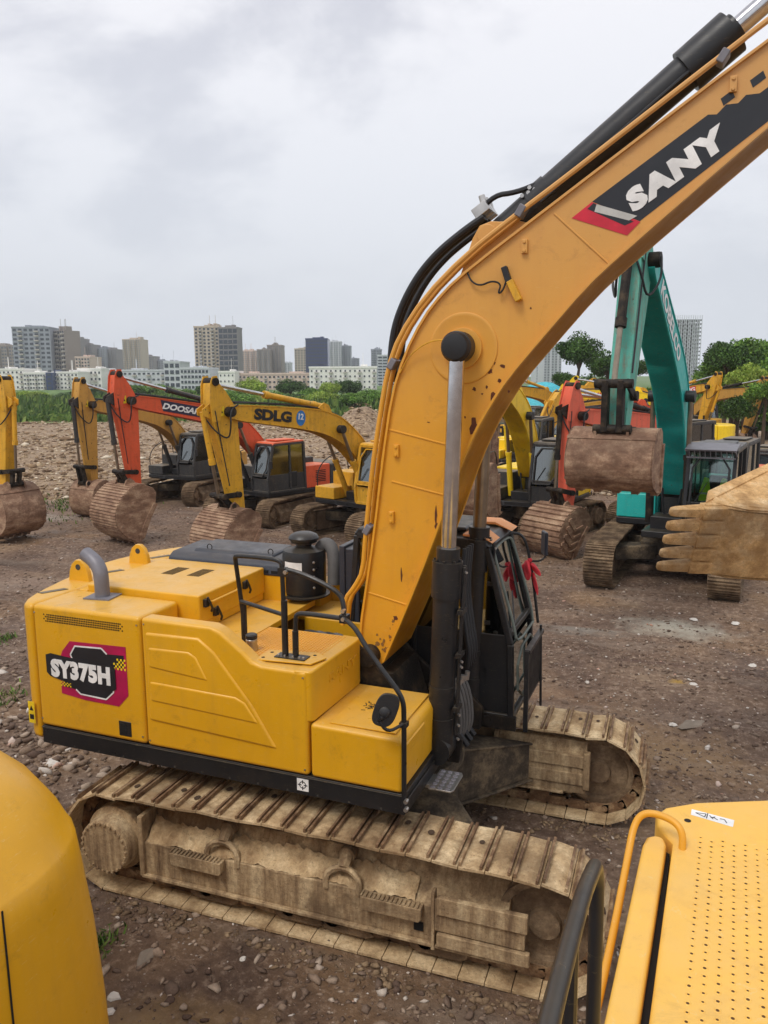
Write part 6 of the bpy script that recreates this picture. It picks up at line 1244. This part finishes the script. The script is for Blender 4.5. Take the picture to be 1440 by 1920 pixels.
# ------------------------------------------------------------------ buildings on the skyline
_wm={}
def unitbox():
    if 'u' not in _wm:
        m=MB(); m.box(-.5,.5,-.5,.5,-.5,.5); o=m.build('window',plain('window_glass',C(70,84,98),.15),flat=True); _wm['u']=o.data; bpy.data.objects.remove(o)
    return _wm['u']
def _balc():
    if 'b' not in _wm:
        m=MB(); m.box(-.5,.5,-.5,.5,-.5,.5); o=m.build('balcony',plain('balcony_wall',C(186,180,172),.8),flat=True); _wm['b']=o.data; bpy.data.objects.remove(o)
    return _wm['b']
def building(label,x0,x1,ytop,d,wall,glass,floors,cols,rot=0,depthm=18,style='grid',roof=None,base=0,win=(.55,.5),side_split=None,cat='building',group=None,roofbox=True):
    """x0..x1 pixel columns of the facade at horizontal depth d, facing the yard"""
    a=pix(x0,705,d); b=pix(x1,705,d); W_=(b-a).length; zt=4.75+(705-ytop)/FPX*d; mid=(a+b)/2; H_=zt-base
    o=thing('building',label,cat,(mid.x,mid.y,base),YAW+rot,group or 'buildings on the skyline')
    m=MB(); m.box(-W_/2,W_/2,0,depthm,0,H_); w=m.build('wall',wall,o)
    me=unitbox() if glass is None else glass
    cw=W_/cols; fh=H_/floors
    if style=='grid':
        for f in range(floors):
            for c in range(cols):
                q=bpy.data.objects.new('window',me); COL.objects.link(q); q.parent=o; q.location=(-W_/2+(c+.5)*cw,-.05,(f+.55)*fh); q.scale=(cw*win[0],.2,fh*win[1])
    elif style=='band':
        for f in range(floors):
            q=bpy.data.objects.new('window_band',me); COL.objects.link(q); q.parent=o; q.location=(0,-.05,(f+.55)*fh); q.scale=(W_*.94,.2,fh*win[1])
            m=MB()
            for c in range(1,cols): m.box(-W_/2+c*cw-.15,-W_/2+c*cw+.15,-.3,-.1,f*fh+fh*.25,f*fh+fh*.85)
            m.build('mullion',wall,q if False else o,flat=True)
    elif style=='tower':   # residential: vertical bays with stacked windows
        for c in range(cols):
            m=MB(); x=-W_/2+(c+.5)*cw; 
            if c%2==0: m.box(x-cw*.36,x+cw*.36,-1.1,-.0,0,H_*(.985 if c%4 else 1.0)); m.build('bay',wall,o)
            yy=-1.15 if c%2==0 else -.05
            m=MB()
            for f in range(floors): m.box(x-cw*.26,x+cw*.26,yy-.08,yy+.05,(f+.3)*fh,(f+.3+win[1])*fh)
            m.build('window_stack',me.materials[0],o,flat=True)
    elif style=='frame':   # unfinished concrete frame
        for f in range(floors+1):
            m=MB(); m.box(-W_/2-.8,W_/2+.8,-.9,depthm,f*fh-.25,f*fh+.35); m.build('floor_slab',wall,o)
    if style!='frame':
        rr=random.Random(int(x0*7+x1)); 
        for k in range(rr.randint(1,3)):
            m=MB(); xx=rr.uniform(-W_*.35,W_*.3); ww=rr.uniform(.08,.2)*W_; hh=rr.uniform(.02,.05)*H_+1; m.box(xx,xx+ww,depthm*.2,depthm*.6,H_,H_+hh)
            if rr.random()<.5: m.box(xx+ww*.3,xx+ww*.36,depthm*.3,depthm*.32,H_+hh,H_+hh+4)
            m.build('roof_room',wall,o,flat=True)
        if style=='grid' and cols>4:
            for k in range(0,floors,1):
                for c in range(1,cols,3):
                    q=bpy.data.objects.new('balcony',_balc()); COL.objects.link(q); q.parent=o; q.location=(-W_/2+(c+.5)*cw,-.6,(k+.25)*fh); q.scale=(cw*.8,1.2,fh*.28); q.active_material=None if False else q.active_material
    if roofbox and style!='frame':
        m=MB(); m.box(-W_*.22,W_*.18,depthm*.3,depthm*.6,H_,H_+min(4,H_*.06)); m.box(-W_/2-.15,W_/2+.15,-.2,depthm+.2,H_-.0,H_+.7) ; m.build('roof_parapet',roof or wall,o,flat=True)
    return o
def wm(n,c): return plain(n,c,.8,0,0)
GLb=MB(); GLb.box(-.5,.5,-.5,.5,-.5,.5); _o=GLb.build('g',plain('dark_window_glass',C(48,60,72),.2),flat=True); G1=_o.data; bpy.data.objects.remove(_o)
GLb=MB(); GLb.box(-.5,.5,-.5,.5,-.5,.5); _o=GLb.build('g',plain('grey_window_glass',C(96,104,112),.25),flat=True); G2=_o.data; bpy.data.objects.remove(_o)
GR_=wm('grey_facade',C(150,156,166)); GRL=wm('pale_grey_facade',C(200,204,208)); BEI=wm('beige_facade',C(190,176,158)); PNK=wm('pinkish_facade',C(212,190,176)); TN=wm('brownish_facade',C(146,136,128)); WHI=wm('white_facade',C(238,236,230)); DBL=plain('blue_curtain_wall',C(26,52,100),.25); GST=wm('grey_brown_facade',C(134,130,130)); CON=wm('raw_concrete',C(140,144,150)); DK=wm('dark_core',C(60,62,66))
building('grey office tower with rows of dark windows, left part of the skyline',30,98,613,430,GR_,G1,13,7,rot=.10,depthm=34,style='grid',win=(.62,.5))
building('darker gridded side wing of the grey office tower',99,131,618,436,TN,G1,13,5,rot=-.55,depthm=10,style='grid',win=(.6,.62),roofbox=False)
building('brownish apartment block at the far left edge of the skyline',-30,33,646,520,TN,G2,12,9,style='tower')
building('stepped grey-brown apartment block right of the office tower',132,156,634,600,GST,G2,20,5,style='tower')
building('second stepped apartment block, one step lower',154,177,645,610,GST,G2,19,5,style='tower')
building('small pinkish block in front of the stepped apartments',143,170,668,420,PNK,G1,9,5,style='grid')
building('grey apartment slab between stepped block and slim tower',177,200,652,620,GR_,G2,18,5,style='tower'); building('grey apartment slab just right of its twin',199,222,654,625,GST,G2,18,5,style='tower')
building('low grey block left of the slim brown tower',222,235,668,640,GRL,G2,14,3,style='tower')
building('slim brown twin-topped tower above the orange boom',233,267,636,560,BEI,G2,24,7,style='tower')
building('row of grey apartments descending behind the sheds',266,290,667,650,GST,G2,15,5,style='tower'); building('last and lowest of the descending apartments',289,308,675,660,GR_,G2,13,4,style='tower')
building('white flat-roofed campus building at the left',-20,44,690,330,WHI,G1,4,8,style='grid',win=(.35,.4)); building('white campus building with four rows of windows below the office tower',44,85,697,325,WHI,G1,4,8,style='grid',win=(.6,.4)); building('tall blue glass strip between the two campus wings',86,98,695,322,DBL,G1,4,1,style='grid',roofbox=False); building('white campus wing right of the blue glass strip',98,146,696,326,WHI,G1,4,7,style='grid',win=(.4,.4)); building('white shed-like wing with small windows',146,190,690,340,WHI,G1,3,6,style='grid',win=(.4,.35))
building('long pale low hall behind the orange stick head',186,310,693,350,GRL,G1,3,14,style='grid',win=(.5,.3)); building('white block with a dark glass front and roof masts',308,338,678,345,GRL,G1,4,3,style='grid',win=(.7,.6)); building('grey low office with long window bands',338,392,690,300,GRL,G1,4,8,style='band')
building('beige apartment tower with rows of balconies, tallest on the left',367,413,614,380,BEI,G1,17,6,style='grid',win=(.5,.5),depthm=26); building('rounded dark glass wing of the beige tower',412,448,616,378,GST,G1,11,4,rot=-.08,style='band',depthm=9,win=(.1,.72))
building('pinkish grey apartments right of the beige tower',450,480,658,560,PNK,G2,16,6,style='tower'); building('brown apartment group with spiky roofs',483,508,656,540,TN,G2,16,5,style='tower'); building('tallest brown apartment block of the spiky group',502,529,648,550,TN,G2,18,5,style='tower'); building('small pale block right of the spiky group',529,544,680,620,GRL,G2,10,3,style='tower')
building('white low wing under the beige tower',410,440,697,290,WHI,G1,3,4,style='grid',win=(.3,.3)); building('long pinkish low building behind the willow',438,582,701,300,PNK,G1,3,18,style='grid',win=(.45,.35))
building('beige block left of the dark blue office',553,575,655,520,BEI,G1,14,4,style='grid'); building('dark blue glass office block',574,615,637,420,DBL,G1,14,8,style='band',win=(.1,.35)); building('pale grey apartment tower right of the blue office',616,640,642,560,GRL,G2,20,5,style='tower'); building('second pale grey apartment tower, a little lower',639,658,650,570,GR_,G2,19,4,style='tower'); building('short grey apartment block at the end of the pale group',657,673,673,600,GR_,G2,13,3,style='tower')
building('white two-storey building above the dark tree',580,706,690,280,WHI,G1,4,14,style='grid',win=(.3,.32))
building('grey apartment tower beside the front boom',696,716,657,480,GR_,G2,15,4,style='tower'); building('grey office with white bands half hidden by the front boom',708,745,668,400,GRL,G1,10,4,style='band')
building('slim grey apartment pair right of the front boom',1004,1022,660,560,GRL,G2,20,3,style='tower'); building('grey high-rise with a dark central strip',1018,1052,648,500,GRL,G1,24,5,style='tower'); building('low apartment block half hidden behind the front boom',968,992,694,480,PNK,G2,10,5,style='tower')
t_=building('unfinished concrete tower wrapped in scaffolding, right side',1254,1305,606,330,CON,G1,17,6,style='frame',roofbox=False,depthm=16)
def scaffold():
    for ch in t_.children:
        if ch.name.startswith('wall'): ch.scale=(.86,1,.96); ch.data.materials[0]=DK; ch.location=(0,1.0,0)
    W_=(pix(1305,705,330)-pix(1254,705,330)).length; H_=4.75+(705-606)/FPX*330; m=MB()
    for k in range(15): x=-W_/2-.7+k*(W_+1.4)/14; m.box(x-.1,x+.1,-1.3,-1.1,0,H_+2.0)
    for k in range(7): x=-W_/2+.5+k*(W_-1)/6; m.box(x-.4,x+.4,-.6,.3,0,H_)
    m.build('scaffolding',GRL,t_,flat=True)
scaffold()
# yard background pieces: tarpaulin covered heap and a spoil heap
def heap():
    n=40;k=26; c=pix(1015,705,58); V=[]; 
    for i in range(k):
        for j in range(n):
            u=(j/(n-1)-.5)*2; v_=(i/(k-1)-.5)*2; x=u*4.6; y=v_*3; r2=u*u+v_*v_; z=max(0,(1-min(1,r2)**1.1))*2.9*(1-.25*(u+.2)**2)+ .22*math.sin(7*u+3*v_)*math.sin(5*v_+1)+.10*math.sin(17*u+2*math.sin(9*v_)); V.append((x,y,max(z,0)*.92))
    F=[(i*n+j,i*n+j+1,(i+1)*n+j+1,(i+1)*n+j) for i in range(k-1) for j in range(n-1)]
    root=thing('covered_heap','spoil heap under a bright turquoise tarpaulin behind the yellow machines','heap',(c.x,c.y,1.5),YAW)
    m=MB(); m.add(V,F); m.build('tarpaulin',plain('turquoise_tarpaulin',C(70,176,190),.6,0,.8,3),root,ang=80)
    m=MB(); m.prism([(-5.4,-1.5),(-4.6,.4),(-2,.5),(2,.5),(4.6,.35),(5.6,-1.5)],-2.8,2.8); m.build('soil',RBL,root,bevel=.3)
heap()
def dozer(label,px,py_top,d,col,w=2.6,cabm=DGR,rz=0):
    p=pix(px,705,d); p.z=0; zt=4.75+(705-py_top)/FPX*d; root=thing('excavator',label,'excavator',(p.x,p.y,0),YAW+rz,'excavators parked in rows across the yard'); s=zt/2.95
    M=None
    for sd_ in (1,-1): make_track(root,sd_*1.2*s,1.68*s,.46*s,.45*s,.6*s,.19*s,sd_,[TRKD,TRKD],(TRKD,TRKD,GASK))
    m=MB(); m.box(-2.4*s,1.2*s,-1.3*s,1.3*s,1.0*s,1.14*s); m.build('platform',BLK,root,bevel=.02)
    m=MB(); m.box(-2.5*s,-.45*s,-1.3*s,1.3*s,1.15*s,2.0*s); m.build('engine_housing',col,root,bevel=.08); m=MB(); m.box(-.4*s,1.1*s,-1.3*s,-.4*s,1.15*s,1.7*s); m.build('toolbox',col,root,bevel=.05)
    make_cab(root,None,.40*s,1.3*s,[(-.5*s,1.16*s),(1.22*s,1.16*s),(1.27*s,1.62*s),(1.0*s,2.83*s),(-.42*s,2.86*s)],cabm,GLSD,low=.62*s); return root
dozer('dark grey roofed cab unit directly behind the teal machine\'s cab',1340,822,24,COR,rz=-2.2)
dozer('second dark roofed machine right of the first, coral body',1408,838,26,COR,rz=-2.2)
dozer('small yellow machine with a dark cab under the tarpaulin heap',985,762,52,YELO,rz=-2.2)
dozer('dark cab machine beside the coral stick, far row',1028,782,46,YELC,rz=-2.0)

# ------------------------------------------------------------------ thin air between the yard and the city
def haze():
    m=MB(); m.box(-700,420,-60,760,-3,112); mt=bpy.data.materials.new('haze'); mt.use_nodes=True; t=mt.node_tree; t.nodes.clear(); o=t.nodes.new('ShaderNodeOutputMaterial'); v=t.nodes.new('ShaderNodeVolumePrincipled'); v.inputs['Color'].default_value=(.97,.985,1,1); v.inputs['Density'].default_value=HZD; v.inputs['Anisotropy'].default_value=.2; t.links.new(v.outputs[0],o.inputs['Volume'])
    ob=m.build('haze',mt,flat=True); tag(ob,label='thin pale haze in the air over the yard and the city',kind='stuff')
HZD=.0004
haze()
# clods of mud dropped along the tracks
c_=[(random.uniform(-2.6,2.6),-1.72-abs(random.gauss(0,.10))) for _ in range(500)]+[(random.uniform(-1.5,2.6),.9+random.gauss(0,.10)) for _ in range(350)]
xy=np.array(c_); scatter('mud_clods',xy,.006+.03*rng.random(len(xy))**3,TRKD,'dried mud clods fallen beside the tracks of the nearest excavator',sink=.3,big=True)
